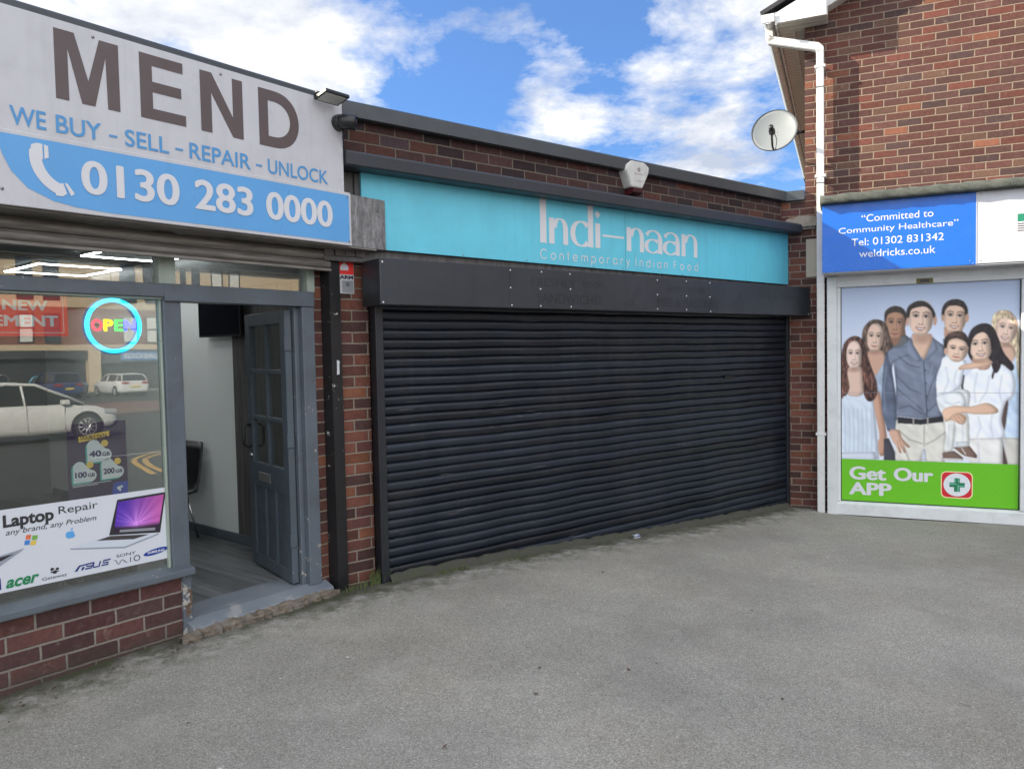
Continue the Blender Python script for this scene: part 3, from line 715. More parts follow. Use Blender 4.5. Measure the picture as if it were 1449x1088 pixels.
on_door(MB().lathe([(0.0, 0.012), (0.012, 0.010), (0.014, 0)], (.06, 0.0, .87), (0, 1, 0), 14), 'lock', M['chrome'])

# ---- fascia sign
sg = thing('shop_sign', 'large white and sky blue fascia sign with brown MEND letters over the repair shop', 'sign', FL, (0, 0.28, 2.3))
m = MB(); m.box(WL, 1.02, 0.275, 0.300, 2.60, 3.19, 0.002); m.build('top_panel', M['sign_white'], sg)
m = MB(); m.box(WL, 1.068, 0.285, 0.303, 2.29, 2.631, 0.003); m.build('lower_panel', M['sign_white'], sg)
arc = [(-0.925, 2.60), (-0.905, 2.52), (-0.87, 2.445), (-0.807, 2.378), (-0.70, 2.333), (-0.58, 2.313)]
sm = []
for i in range(len(arc) - 1):
    for k in range(6): sm.append((arc[i][0] + (arc[i + 1][0] - arc[i][0]) * k / 6, arc[i][1] + (arc[i + 1][1] - arc[i][1]) * k / 6))
m = MB(); m.flat(sm + [(-0.45, 2.309), (1.05, 2.309), (1.05, 2.612), (-0.93, 2.612)], 0.3045); m.build('blue_band', M['sign_blue'], sg)
o = 0.3015; T = M['letter_brown']
L = MB()
L.flat([(-.668, 3.148), (-.578, 3.148), (-.520, 2.935), (-.463, 3.148), (-.373, 3.148), (-.373, 2.82), (-.432, 2.82), (-.436, 3.068), (-.492, 2.82), (-.552, 2.82), (-.610, 3.068), (-.610, 2.82), (-.668, 2.82)], o)
L.flat([(-.270, 3.150), (-.040, 3.150), (-.040, 3.094), (-.206, 3.094), (-.206, 3.014), (-.052, 3.014), (-.052, 2.960), (-.206, 2.960), (-.206, 2.876), (-.030, 2.876), (-.030, 2.82), (-.270, 2.82)], o)
L.flat([(.056, 3.148), (.124, 3.148), (.248, 2.93), (.248, 3.148), (.311, 3.148), (.311, 2.82), (.246, 2.82), (.120, 3.038), (.120, 2.82), (.056, 2.82)], o)
def dshape(u0, u1, z0, z1, t):
    zc = (z0 + z1) / 2; out = [(u0, z1), (u0 + .10, z1)]; inn = [(u0 + t, z1 - t), (u0 + .095, z1 - t)]
    n = 22
    oc = [(u0 + .10 + (u1 - u0 - .10) * math.sin(math.pi * i / n) ** 0.85, zc + (z1 - zc) * math.cos(math.pi * i / n)) for i in range(1, n)]
    ic = [(u0 + .095 + (u1 - u0 - .095 - t) * math.sin(math.pi * i / n) ** 0.85, zc + (z1 - zc - t) * math.cos(math.pi * i / n)) for i in range(1, n)]
    return out + oc + [(u0 + .10, z0), (u0, z0)], inn + ic + [(u0 + .095, z0 + t), (u0 + t, z0 + t)]
def between(mb, outer, inner, o):
    for i in range(len(outer)):
        k = (i + 1) % len(outer)
        mb.face([(outer[i][0], o, outer[i][1]), (outer[k][0], o, outer[k][1]), (inner[k][0], o, inner[k][1]), (inner[i][0], o, inner[i][1])])
oo, ii = dshape(.413, .686, 2.815, 3.145, .062); between(L, oo, ii, o)
L.build('shop_name', T, sg)
words = [('WE', -.866, -.716), ('BUY', -.674, -.470), ('-', -.434, -.394), ('SELL', -.356, -.131), ('-', -.096, -.054), ('REPAIR', -.018, .349), ('-', .384, .424), ('UNLOCK', .462, .892)]
ms = [text(w, a, b, 2.657 if w != '-' else 2.687, 2.742 if w != '-' else 2.698, 0.3025, bold=0.012) for w, a, b in words]
merge(*ms).build('slogan', M['letter_blue'], sg)
ms = [text(w, a, b, 2.388, 2.552, 0.3065, fat=0.030) for w, a, b in (('0130', -.574, -.084), ('283', .0, .354), ('0000', .438, .917))]
for m_ in ms: m_.build('phone_digits', M['letter_white'], sg)
# telephone handset emblem
hs = MB(); c0 = (-.60, 2.585); pts = []
for i in range(15):
    a = R(172 + 78 * i / 14); pts.append((-.615 + .155 * math.cos(a), 2.535 + .155 * math.sin(a)))
hs.stroke(pts, 0.052, 0.3065)
hs.flat([(-.792, 2.535), (-.786, 2.580), (-.762, 2.592), (-.738, 2.590), (-.738, 2.520), (-.748, 2.515)], 0.3068)
hs.flat([(-.732, 2.590), (-.714, 2.585), (-.713, 2.532), (-.732, 2.522)], 0.3068)
hs.flat([(-.690, 2.383), (-.668, 2.420), (-.655, 2.422), (-.640, 2.375), (-.660, 2.360), (-.690, 2.360)], 0.3068)
hs.flat([(-.650, 2.425), (-.637, 2.424), (-.606, 2.380), (-.622, 2.366)], 0.3068)
hs.build('handset_emblem', M['letter_white'], sg)
def screw(parent, pts, mat, r=0.008):
    for u, o_, z in pts: MB().lathe([(0.0, r * .7), (r * .75, r * .55), (r, 0)], (u, o_, z), (0, 1, 0), 10).build('screw', mat, parent)
screw(sg, [(-.491, .300, 3.155), (.18, .300, 3.155), (1.035, .303, 2.60), (1.045, .303, 2.315), (-.91, .303, 2.36)], M['screw'])

# ---- flood light and camera on the sign
fl = thing('flood_light', 'small slim floodlight tilted down at the top right corner of the white sign', 'light', FL, (0.87, 0.30, 3.17))
def tilted(u0, u1, c, w, th, a):
    """thin plate of width w tilted about u by angle a, centre (o, z) = c"""
    ca, sa = math.cos(a), math.sin(a); q = []
    for x, y in ((-w / 2, -th / 2), (w / 2, -th / 2), (w / 2, th / 2), (-w / 2, th / 2)): q.append((c[0] + x * ca - y * sa, c[1] + x * sa + y * ca))
    return MB().profile(q, u0, u1)
tilted(.785, .965, (.385, 3.178), .125, .018, R(12)).build('housing', M['black_plastic'], fl)
tilted(.80, .95, (.387, 3.167), .095, .004, R(12)).build('lens', plain('frosted lens', (0.55, 0.56, 0.5), 0.3), fl)
tilted(.83, .93, (.38, 3.192), .075, .012, R(12)).build('heat_sink', M['screw'], fl)
MB().tube([(.81, .30, 3.19), (.81, .32, 3.21), (.81, .36, 3.195)], .007).build('bracket', M['black_plastic'], fl)
cc = thing('security_camera', 'round black security camera on the right edge of the white sign below the floodlight', 'camera', FL, (1.0, 0.30, 3.05))
MB().lathe([(.0, 0), (.052, 0), (.050, .035), (.042, .05)], (.985, .300, 3.06), (0, 1, 0), 28).build('base', M['black_plastic'], cc)
ax = Vector((.62, .75, -.18)).normalized()
MB().lathe([(.0, -.06), (.038, -.055), (.047, -.03), (.048, .045), (.040, .052), (.038, .045), (.0, .045)], (1.0, .385, 3.055), tuple(ax), 30).build('head', M['black_plastic'], cc)
MB().lathe([(.026, .046), (.024, .051), (.0, .054)], (1.0, .385, 3.055), tuple(ax), 24).build('lens', plain('camera lens', (0.01, 0.01, 0.014), 0.06), cc)
MB().tube([(1.0, .33, 3.01), (1.005, .318, 2.97), (1.018, .31, 2.93), (1.023, .285, 2.88)], .004, 6).build('cable', M['black_plastic'], cc)

# ---- lit neon sign in the window
ns = thing('open_sign', 'lit round OPEN sign with cyan ring and rainbow letters inside the shop window', 'sign', FL, (-0.287, -0.08, 1.768))
mcy = emit('cyan tube', (0.0, 0.62, 0.95), 1.1); ring = MB(); n = 56
ring.tube([(-0.287 + .1395 * math.cos(2 * math.pi * i / n), -0.075, 1.768 + .1395 * math.sin(2 * math.pi * i / n)) for i in range(n + 1)], .0115, 10, cap=False)
ring.build('ring_tube', mcy, ns)
m = MB(); m.ring(-0.287, 1.768, .120, .158, -0.093, 56); m.build('back_ring', plain('dark blue back ring', (0.02, 0.10, 0.2), 0.3), ns)
for w, a, b, col in (('O', -.404, -.346, (0.9, 0.06, 0.10)), ('P', -.342, -.290, (0.95, 0.75, 0.02)), ('E', -.286, -.237, (0.05, 0.72, 0.12)), ('N', -.235, -.166, (0.03, 0.06, 0.9))):
    text(w, a, b, 1.737, 1.802, -0.075, fat=0.05).build('letter', emit('neon ' + w, col, 1.0), ns)
m = MB(); m.tube([(-.40, -.088, 1.77), (-.166, -.088, 1.77)], .003, 6); m.tube([(-.287, -.088, 1.92), (-.287, -.088, 2.45)], .0015, 5); m.build('hanging_wire', M['black_plastic'], ns)

# ---- red promotional sheet in the window
rp = thing('red_poster', 'red poster with white capital letters at the top of the shop window', 'poster', FL, (-0.7, -0.04, 1.8))
MB().box(-1.35, -0.532, -0.043, -0.0405, 1.708, 1.93).build('sheet', M['red_vinyl'], rp)
m = MB()
for a, b, c, d in ((-1.33, -.552, 1.724, 1.727), (-1.33, -.552, 1.913, 1.916), (-.555, -.552, 1.724, 1.916)): m.flat([(a, c), (b, c), (b, d), (a, d)], -0.0395)
m.build('white_border', M['letter_white'], rp)
merge(text('R NEW', -.905, -.622, 1.836, 1.888, -0.0395, fat=0.04), text('EMENT', -.868, -.578, 1.757, 1.812, -0.0395, fat=0.04)).build('lettering', M['letter_white'], rp)
# ---- laptop repair banner stuck on the window
bn = thing('window_banner', 'white laptop repair banner with computer logos along the bottom of the shop window', 'banner', FL, (-0.5, -0.025, 0.44))
B0 = -0.0265
m = MB(); m.face([(-1.9, B0 - .0005, .465), (-0.049, B0 - .0005, .440), (-0.047, B0 - .0005, .848), (-1.9, B0 - .0005, .872)]); m.build('sheet', paint('banner sheet', (0.66, 0.69, 0.74), 0.4, var=0.02, bump=0.02), bn)
BV = M['black_vinyl']
merge(text('Laptop', -.872, -.645, .750, .831, B0 + .001, bold=0.035), text('Repair', -.622, -.431, .781, .832, B0 + .001)).build('heading', BV, bn)
text('any brand, any Problem', -.862, -.440, .722, .757, B0 + .001, shear=0.25).build('subheading', BV, bn)
g_text = plain('green logo ink', srgb(20, 130, 80), 0.5); n_text = plain('navy logo ink', srgb(28, 48, 120), 0.5); k_text = plain('grey logo ink', srgb(60, 60, 70), 0.5)
text('acer', -.872, -.724, .468, .510, B0 + .001, bold=0.03, shear=0.3).build('green_logo', g_text, bn)
merge(text('Gateway', -.712, -.595, .463, .484, B0 + .001)).build('grey_logo', k_text, bn)
m = MB()
for cx, cz, r in ((-.664, .517, .009), (-.640, .514, .008), (-.652, .500, .011), (-.667, .503, .005), (-.637, .502, .004)): m.disc(cx, cz, r, r * .8, B0 + .001, 16)
m.build('spot_emblem', BV, bn)
# wide slanted navy lettering
m = MB(); o = B0 + .001
m.flat([(-.574, .478), (-.560, .478), (-.536, .506), (-.497, .508), (-.499, .501), (-.530, .499), (-.545, .478)], o)
m.flat([(-.528, .478), (-.516, .478), (-.508, .494), (-.520, .494)], o)
for a in (-.505, -.422):
    m.stroke([(a + .038 + .007, .505), (a + .008, .505), (a + .005, .494), (a + .033, .491), (a + .031, .481), (a - .002, .481)], .0075, o)
m.stroke([(-.462, .506), (-.468, .485), (-.462, .480), (-.437, .480), (-.429, .506)], .0075, o)
m.build('navy_logo', n_text, bn)
text('SONY', -.346, -.242, .505, .521, o).build('small_logo', BV, bn)
m = MB(); m.stroke([(-.359, .492), (-.350, .492), (-.340, .470), (-.333, .468), (-.320, .486), (-.312, .488), (-.298, .470), (-.290, .468)], .0035, o)
m.disc(-.304, .478, .003, .003, o, 10); m.stroke([(-.272, .493), (-.272, .466)], .004, o); m.ring(-.237, .480, .0125, .0165, o, 28, 1.1); m.build('wave_logo', BV, bn)
m = MB(); m.disc(-.129, .494, .071, .0165, o, 40, rot=R(6)); m.build('oval_logo', plain('oval blue ink', srgb(25, 60, 150), 0.5), bn)
text('SAMSUNG', -.178, -.082, .487, .501, o + .001, bold=0.03).build('oval_lettering', M['letter_white'], bn)
m = MB(); m.flat([(-.96, .47), (-.892, .470), (-.893, .526), (-.96, .527)], o); m.build('blue_logo', n_text, bn)
for nm, q, c in (('logo_pane', [(-.773, .715), (-.752, .714), (-.756, .691), (-.778, .694)], (225, 110, 70)), ('logo_pane', [(-.746, .708), (-.721, .705), (-.727, .683), (-.751, .686)], (120, 175, 80)),
                 ('logo_pane', [(-.781, .689), (-.757, .687), (-.762, .664), (-.785, .667)], (70, 130, 205)), ('logo_pane', [(-.753, .682), (-.728, .679), (-.735, .657), (-.758, .661)], (225, 195, 85))):
    MB().flat(q, o).build(nm, plain('pane ink %d' % c[0], srgb(*c), 0.5), bn)
ap = []
for i in range(40):
    a = 2 * math.pi * i / 40; r = .0215 * (1 + .10 * math.cos(2 * a) * (1 if True else 0)) * (1 - .16 * max(0, math.cos(a - R(90))) ** 8 - .14 * max(0, math.cos(a - R(270))) ** 10)
    if abs(((a + math.pi) % (2 * math.pi)) - math.pi - R(12)) < R(30): r *= .78
    ap.append((-.570 + 1.02 * r * math.cos(a), .677 + 1.05 * r * math.sin(a)))
m = MB(); m.flat(ap, o); m.flat([(-.570, .698), (-.560, .703), (-.556, .713), (-.566, .709)], o); m.build('apple_emblem', plain('apple ink', srgb(90, 165, 225), 0.5), bn)
sil = plain('silver ink', srgb(205, 212, 222), 0.5); sil2 = plain('shaded silver ink', srgb(150, 158, 170), 0.5); blk = plain('bezel ink', srgb(45, 45, 50), 0.5)
m = MB(); m.flat([(-.377, .634), (-.577, .606), (-.299, .557), (-.109, .594)], o); m.build('laptop_deck', sil, bn)
m = MB(); m.flat([(-.446, .619), (-.372, .630), (-.162, .598), (-.250, .588)], o + .0004); m.build('laptop_keys', plain('key ink', srgb(70, 66, 66), 0.5), bn)
m = MB(); m.flat([(-.577, .606), (-.572, .598), (-.298, .549), (-.299, .557)], o); m.flat([(-.299, .557), (-.298, .549), (-.113, .586), (-.109, .594)], o); m.build('laptop_edge', sil2, bn)
m = MB(); m.flat([(-.329, .820), (-.062, .822), (-.102, .597), (-.379, .635)], o + .0004); m.build('laptop_lid', blk, bn)
def lerp2(q, a, b):
    t = (q[0][0] * (1 - a) + q[1][0] * a, q[0][1] * (1 - a) + q[1][1] * a); d = (q[3][0] * (1 - a) + q[2][0] * a, q[3][1] * (1 - a) + q[2][1] * a)
    return (t[0] * (1 - b) + d[0] * b, t[1] * (1 - b) + d[1] * b)
def print_mesh(name, quad, o, img, mat, parent):
    """flat print: rows x cols of linear colours on a fine grid inside the quad (TL, TR, BR, BL)"""
    h, w = img.shape[:2]; me = bpy.data.meshes.new(name); b = BASE[parent.name][1]
    vs = []
    for j in range(h):
        for i in range(w):
            p = lerp2(quad, i / (w - 1), j / (h - 1)); vs.append((p[0] - b.x, -o - b.y, p[1] - b.z))
    fs = [(j * w + i, (j + 1) * w + i, (j + 1) * w + i + 1, j * w + i + 1) for j in range(h - 1) for i in range(w - 1)]
    me.from_pydata(vs, [], fs)
    ca = me.color_attributes.new('print', 'FLOAT_COLOR', 'POINT')
    ca.data.foreach_set('color', np.c_[img.reshape(-1, 3), np.ones(h * w)].astype(np.float32).ravel())
    me.materials.append(mat)
    ob = bpy.data.objects.new(name, me); COL.objects.link(ob); ob.parent = parent; BASE[ob.name] = BASE[parent.name]
    return ob
def lin(img): 
    img = np.clip(img, 0, 1); return np.where(img <= 0.04045, img / 12.92, ((img + 0.055) / 1.055) ** 2.4)
hh, ww = 46, 60
Y, X = np.mgrid[0:hh, 0:ww]; X = X / (ww - 1); Y = Y / (hh - 1)
ang = np.arctan2(Y - .78, X - .46); rad = np.hypot(X - .46, (Y - .78) * .8)
ray_ = .5 + .5 * np.sin(ang * 17 + 2 * np.sin(ang * 5)); glow = np.exp(-rad * 3.2)
base_ = np.stack([.30 + .45 * np.clip(X * 1.1 - .15, 0, 1), .16 + .18 * X, .62 + .05 * Y], -1)
base_ = base_ + (glow * (.5 + .6 * ray_))[..., None] * np.array([.55, .45, .40])
hill = np.clip((Y - .80 + .10 * np.abs(X - .46)) * 9, 0, 1)[..., None]
base_ = base_ * (1 - hill) + np.array([.22, .16, .24]) * hill
dock = ((Y > .93) & (X > .12) & (X < .92)).astype(float)[..., None] * .6
base_ = base_ * (1 - dock) + np.array([.8, .85, .85]) * dock
SCR = [(-.326, .808), (-.073, .810), (-.113, .612), (-.355, .645)]
M['print'] = vcol('printed picture', 0.4, 1.0)
print_mesh('laptop_screen', SCR, o + .0012, lin(base_), M['print'], bn)
m = MB(); m.flat([(-1.05, .612), (-.784, .652), (-.797, .640), (-.893, .585), (-1.05, .54)], o); m.build('laptop_corner', sil2, bn)
m = MB(); m.flat([(-1.05, .585), (-.885, .610), (-.83, .634), (-.90, .628), (-1.05, .61)], o + .0006); m.build('laptop_keys', blk, bn)

# ---- mobile data poster behind the glass
dp = thing('data_poster', 'purple grey mobile data poster with white hearts beside the banner in the shop window', 'poster', FL, (-0.41, -0.04, 0.85))
m = MB(); m.face([(-.565, -.0405, .845), (-.262, -.0405, .845), (-.262, -.0405, 1.25), (-.565, -.0405, 1.25)]); m.build('sheet', paint('purple grey print', (0.050, 0.030, 0.075), 0.4, var=0.2), dp)
yl = plain('yellow print', srgb(240, 200, 95), 0.5); tl_ = plain('turquoise print', srgb(70, 175, 160), 0.5); wp = plain('white print', (0.72, 0.74, 0.76), 0.5); np_ = plain('navy print', srgb(40, 35, 90), 0.5)
m = MB(); m.flat([(-.507, 1.150), (-.352, 1.170), (-.351, 1.200), (-.507, 1.180)], -.038); m.build('yellow_strip', yl, dp)
text('DOUBLE DATA', -.497, -.362, 1.162, 1.186, -.0375, bold=0.02).build('strip_lettering', np_, dp)
def bubble(cx, cz, s):
    out = [(cx - s, cz + .1 * s), (cx - s, cz - s), (cx + .35 * s, cz - s)]
    for i in range(9): a = R(-90 + 22 * i); out.append((cx + .45 * s + .55 * s * math.cos(a), cz - .45 * s + .55 * s * math.sin(a)))
    for i in range(8): a = R(20 + 22 * i); out.append((cx - .45 * s + .55 * s * math.cos(a), cz + .38 * s + .55 * s * math.sin(a)))
    return out
for cx, cz, s, t1, nv in ((-.405, 1.10, .062, '40', 'GB'), (-.482, .995, .058, '100', 'GB'), (-.340, .998, .058, '200', 'GB')):
    MB().flat([(p[0] - .008, p[1] - .007) for p in bubble(cx, cz, s)], -.0385).build('heart_shadow', tl_, dp)
    MB().flat(bubble(cx, cz, s), -.038).build('white_heart', wp, dp)
    MB().disc(cx + .45 * s, cz + .55 * s, .018, .018, -.0375, 20).build('yellow_spot', yl, dp)
    merge(text(t1, cx - .85 * s, cx + .15 * s, cz - .55 * s, cz - .02 * s, -.0372, bold=0.04), text(nv, cx + .22 * s, cx + .85 * s, cz - .55 * s, cz - .22 * s, -.0372, bold=0.03)).build('figure', np_, dp)
m = MB(); m.flat([(-.348, .846), (-.263, .846), (-.263, .915), (-.335, .915), (-.345, .89)], -.0382); m.build('corner_badge', plain('badge blue', srgb(60, 80, 170), 0.5), dp)
m = MB()
for z, a, b in ((.925, -.545, -.35), (.917, -.545, -.42)): m.flat([(a, z), (b, z), (b, z + .003), (a, z + .003)], -.0382)
for cx, cz, r in ((-.312, .882, .010), (-.298, .888, .007), (-.306, .870, .006)): m.disc(cx, cz, r, r, -.0378, 12)
m.build('fine_print', wp, dp)

# ---- things inside the shop
for (a, b, c, d), lab in (((0.43, 1.15, -4.05, -3.20), 'lit rectangular white light strip deepest in the shop, above the window reflection'),
                          ((0.49, 1.15, -2.45, -1.78), 'lit rectangular light strip near the right wall of the shop ceiling'),
                          ((-1.0, -0.245, -2.45, -1.72), 'lit rectangular light strip at the left edge of the picture, on the shop ceiling')):
    cl_ = thing('ceiling_light', lab, 'ceiling light', FL, ((a + b) / 2, (c + d) / 2, 2.45), 'light strips on the repair shop ceiling')
    fr = MB(); lt = MB()
    for (p, q, r, s) in ((a, b, c, c + .03), (a, b, d - .03, d), (a, a + .03, c, d), (b - .03, b, c, d)):
        fr.box(p, q, r, s, 2.442, 2.4615); lt.box(p + .003, q - .003, r + .003, s - .003, 2.434, 2.4415)
    fr.build('frame', M['screw'], cl_); lt.build('light_strip', M['led'], cl_)
tv = thing('television', 'black television high on the side wall inside the open door', 'television', FL, (1.16, -1.49, 1.75))
MB().box(1.135, 1.170, -1.80, -1.17, 1.752, 2.115, 0.004).build('case', M['black_plastic'], tv)
MB().box(1.1325, 1.136, -1.785, -1.185, 1.77, 2.10).build('screen', M['tv'], tv)
MB().box(1.170, 1.2185, -1.60, -1.38, 1.85, 2.0).build('bracket', M['dark_grey'], tv)
ch = thing('chair', 'black shell chair with chrome legs against the white wall inside the doorway', 'chair', FL, (1.0, -2.05, 0.06))
m = MB(); n = 10; rows = []
for i in range(n + 1):
    a = i / n
    if a < .5: u_, z_ = .72 + .36 * (a / .5), .475 - .02 * math.sin(math.pi * a / .5)
    else: u_, z_ = 1.08 + .075 * ((a - .5) / .5) ** .8, .475 + .40 * (a - .5) / .5
    hw = .21 + .015 * math.sin(math.pi * a)
    rows.append([m.v(u_ - .012 * (1 - (2 * k / 6 - 1) ** 2) * (1 if a > .5 else 0), -2.05 + hw * (2 * k / 6 - 1), z_) for k in range(7)])
for r0, r1 in zip(rows, rows[1:]):
    for k in range(6): m.bm.faces.new([r0[k], r0[k + 1], r1[k + 1], r1[k]]).smooth = True
g_ = bmesh.ops.extrude_face_region(m.bm, geom=list(m.bm.faces))
for v in [e for e in g_['geom'] if isinstance(e, bmesh.types.BMVert)]: v.co += Vector((.006, 0, -.014))
bmesh.ops.recalc_face_normals(m.bm, faces=m.bm.faces)
m.build('seat_shell', M['black_plastic'], ch)
for su, so in ((.74, -1.87), (.74, -2.23), (1.10, -1.87), (1.10, -2.23)):
    MB().tube([(.92 + (su - .92) * .6, -2.05 + (so + 2.05) * .8, .455), (su, so, .066)], .010, 8).build('leg', M['chrome'], ch)
for k, (a, b) in enumerate(((-.92, -.58), (-.52, -.20))):
    sp_ = thing('display_box', ('long dark box on the display board behind the banner, nearer the left edge' if k == 0 else 'long dark box on the display board behind the banner, nearer the door'), 'box', FL, ((a + b) / 2, -.2, .36), 'dark boxes on the display board')
    MB().box(a, b, -.30, -.10, .362, .43, .012, 2).build('case', M['dark_grey'], sp_)
    MB().box(a + .03, b - .03, -.0995, -.097, .375, .42).build('grille', M['black_plastic'], sp_)
vc = thing('vacuum_cleaner', 'clear and purple upright vacuum cleaner behind the shop window', 'vacuum cleaner', FL, (-.93, -.75, .06))
pu = plain('purple plastic', (0.25, 0.02, 0.16), 0.3); cp = plain('clear grey plastic', (0.30, 0.31, 0.36), 0.15)
MB().lathe([(.0, 0), (.16, .0), (.17, .05), (.12, .11), (.0, .12)], (-.93, -.75, .60), (0, 0, 1), 20).build('base', pu, vc)
MB().lathe([(.0, 0), (.095, .0), (.10, .18), (.06, .33), (.045, .34), (.0, .34)], (-.93, -.75, .70), (0, 0, 1), 20).build('canister', cp, vc)
MB().lathe([(.0, 0), (.035, .0), (.030, .30), (.05, .33), (.02, .38), (.0, .38)], (-.93, -.75, 1.03), (0, 0, 1), 16).build('handle', cp, vc)
MB().box(-1.1, -.76, -.92, -.58, .062, .602).build('plinth', M['dark_grey'], vc)
# ------------------------------------------------------------------ takeaway (middle)
tk = thing('takeaway_shop', 'low brick takeaway with a closed black roller shutter in the middle', 'building', FI, (0, 0, 0))
MB().box(-.55, 5.06, -.26, -.06, 2.80, 3.19).build('parapet_wall', M['brick_parapet'], tk)
MB().box(-.34, -.045, -.32, -.115, -.3, 2.32).build('pier', M['brick_pier'], tk)
m = MB(); m.profile([(-.34, 3.172), (.0, 3.157), (.014, 3.163), (.014, 3.253), (.002, 3.267), (-.34, 3.275)], -.40, 5.075); m.build('coping', M['coping'], tk)
m = MB(); m.profile([(-.06, 2.945), (.09, 2.915), (.150, 2.895), (.158, 2.882), (.150, 2.812), (.136, 2.802), (-.06, 2.805)], -.312, 5.06); m.build('flashing', M['flashing'], tk)
m = MB(); m.box(-.40, 5.03, -.3, -.034, 2.21, 2.805); 
for k in range(4): m.box(-.40 + .075 * k, -.332 + .075 * k, -.034, -.022 + .004 * (k % 2), 2.24, 2.80, .003)
m.build('backing_board', M['boards'], tk)
MB().box(-1.0, 5.0, -9, -.26, 2.95, 3.12).build('roof', M['roof_felt'], tk)
MB().box(-.1, 5.06, -9, -.3, -.6, 2.95).build('rear_wall', M['brick_parapet'], tk)
# shutter
pr = []; z = -0.24; pitch = .0665; k = 0
while z < 1.95:
    am = .0030 * math.sin(k * 12.9898)
    for a, o_ in ((0, -.031), (.09, -.016), (.22, -.0105), (.42, -.0075), (.62, -.0065), (.78, -.0085), (.87, -.0125), (.93, -.024)): pr.append((o_ + am, z + pitch * a))
    z += pitch; k += 1
m = MB(); cols_ = [m.v(0.0, p[0], p[1]) for p in pr], [m.v(4.985, p[0], p[1]) for p in pr]
nseg = 24; prev = cols_[0]
for i in range(1, nseg + 1):
    cur = [m.v(4.985 * i / nseg, p[0] + .005 * math.sin(i * 1.9 + p[1] * 1.7) + .003 * math.sin(i * 4.3 + 9 * p[1]), p[1] + .0022 * math.sin(i * 1.3 + 5 * p[1])) for p in pr] if i < nseg else cols_[1]
    for a, b, c, d in zip(prev, prev[1:], cur, cur[1:]): m.bm.faces.new([a, c, d, b])
    prev = cur
m.build('shutter_curtain', M['slat'], tk, smooth=False)
for u0, u1 in ((-.062, 0.0), (4.975, 5.05)):
    m = MB(); m.box(u0, u1, -.07, .012, -.32, 1.925, .004); m.box(u0 + (.0 if u0 < 0 else .0), u0 + .018, -.07, .016, -.32, 1.925, .002); m.build('shutter_guide', M['black_frame'], tk)
bx = MB().box(-.118, 5.13, -.06, .200, 1.908, 2.215, .005).build('shutter_box', M['box_front'], tk)
MB().box(-.121, -.1185, -.05, .19, 1.915, 2.205).build('box_end_plate', M['black_frame'], bx)
for u in (.966, 3.36): MB().box(u, u + .003, .2002, .2012, 1.912, 2.21).build('panel_seam', M['black_frame'], bx)
def sub_screw(parent, pts, mat, r):
    for u, o_, z in pts: MB().lathe([(0.0, r * .7), (r * .75, r * .5), (r, 0)], (u, o_, z), (0, 1, 0), 8).build('screw', mat, parent)
sub_screw(bx, [(.975, .2, 2.19), (.975, .2, 2.06), (.985, .2, 1.93), (1.282, .2, 2.192), (1.27, .2, 2.06), (1.27, .2, 1.93), (1.581, .2, 2.19), (1.585, .2, 2.07), (1.59, .2, 1.93), (2.63, .2, 2.187), (2.63, .2, 2.06), (2.63, .2, 1.935), (3.03, .2, 2.194), (3.03, .2, 2.06), (3.03, .2, 1.935), (3.375, .2, 2.192), (3.375, .2, 2.06), (3.385, .2, 1.925), (-.10, .2, 2.19), (-.10, .2, 1.925), (5.10, .2, 1.925)], M['screw_white'], .0065)
G = M['ghost']; o = .2012
for m_ in (text('FRESHLY', 1.18, 1.645, 2.085, 2.145, o, bold=-.004), text('MADE', 1.725, 1.96, 2.09, 2.142, o, bold=-.004), text('SANDWICHES', 1.235, 1.945, 1.955, 2.028, o), text('HOME MADE', 2.765, 3.31, 2.09, 2.14, o, bold=-.006), text('PIES & PASTRIES', 2.627, 3.5, 1.955, 2.03, o), text('HOT & COLD', 4.14, 4.88, 2.07, 2.12, o, bold=-.008)): m_.build('faded_word', G, bx)
m = MB()
for k in range(2): m.flat([(2.235 + .045 * k, 1.955), (2.255 + .045 * k, 1.955), (2.375 + .045 * k, 2.10), (2.355 + .045 * k, 2.10)], o)
m.flat([(3.72, 1.96), (3.735, 1.96), (3.86, 2.10), (3.845, 2.10)], o); m.build('faded_slashes', G, bx)
for (u, zz_) in ((.35, -.0), (4.62, -.0)): pass
m = MB(); m.box(3.87, 4.02, -.006, .001, 1.272, 1.296); m.build('letter_slot', plain('slot black', (0.004, 0.004, 0.005), 0.6), tk)
m = MB(); m.box(-.01, 5.02, -.02, .004, -.30, -.18, .004); m.build('bottom_bar', M['black_frame'], tk)
# sill strip along the foot of the shutter following the ground
m = MB(); prev = None; n = 90
for i in range(n + 1):
    u = 0.0 + 5.0 * i / n; w = FI.world(u, .03, 0); g = gzf(w.x, w.y)
    h = g + .040 + .014 * random.random() - .012 * (i % 7 == 0); e = .018 + .012 * random.random()
    vs = [m.v(u, -.03, g - .1), m.v(u, -.03, h), m.v(u, .012, h - .004), m.v(u, e + .02, g - .008), m.v(u, e + .02, g - .1)]
    if prev:
        for k in range(4): m.bm.faces.new([prev[k], prev[k + 1], vs[k + 1], vs[k]])
    prev = vs
tms = NT('mossy sill'); nn = tms.noise(7, 6, .65)
tms.set(color=tms.mix(tms.ramp(nn, (.45, 0), (.6, 1)), (.062, .059, .050), (.058, .064, .040)), rough=.95, normal=tms.bump(tms.noise(60, 5, .7), .8, .01))
m.build('sill_strip', tms.m, tk)

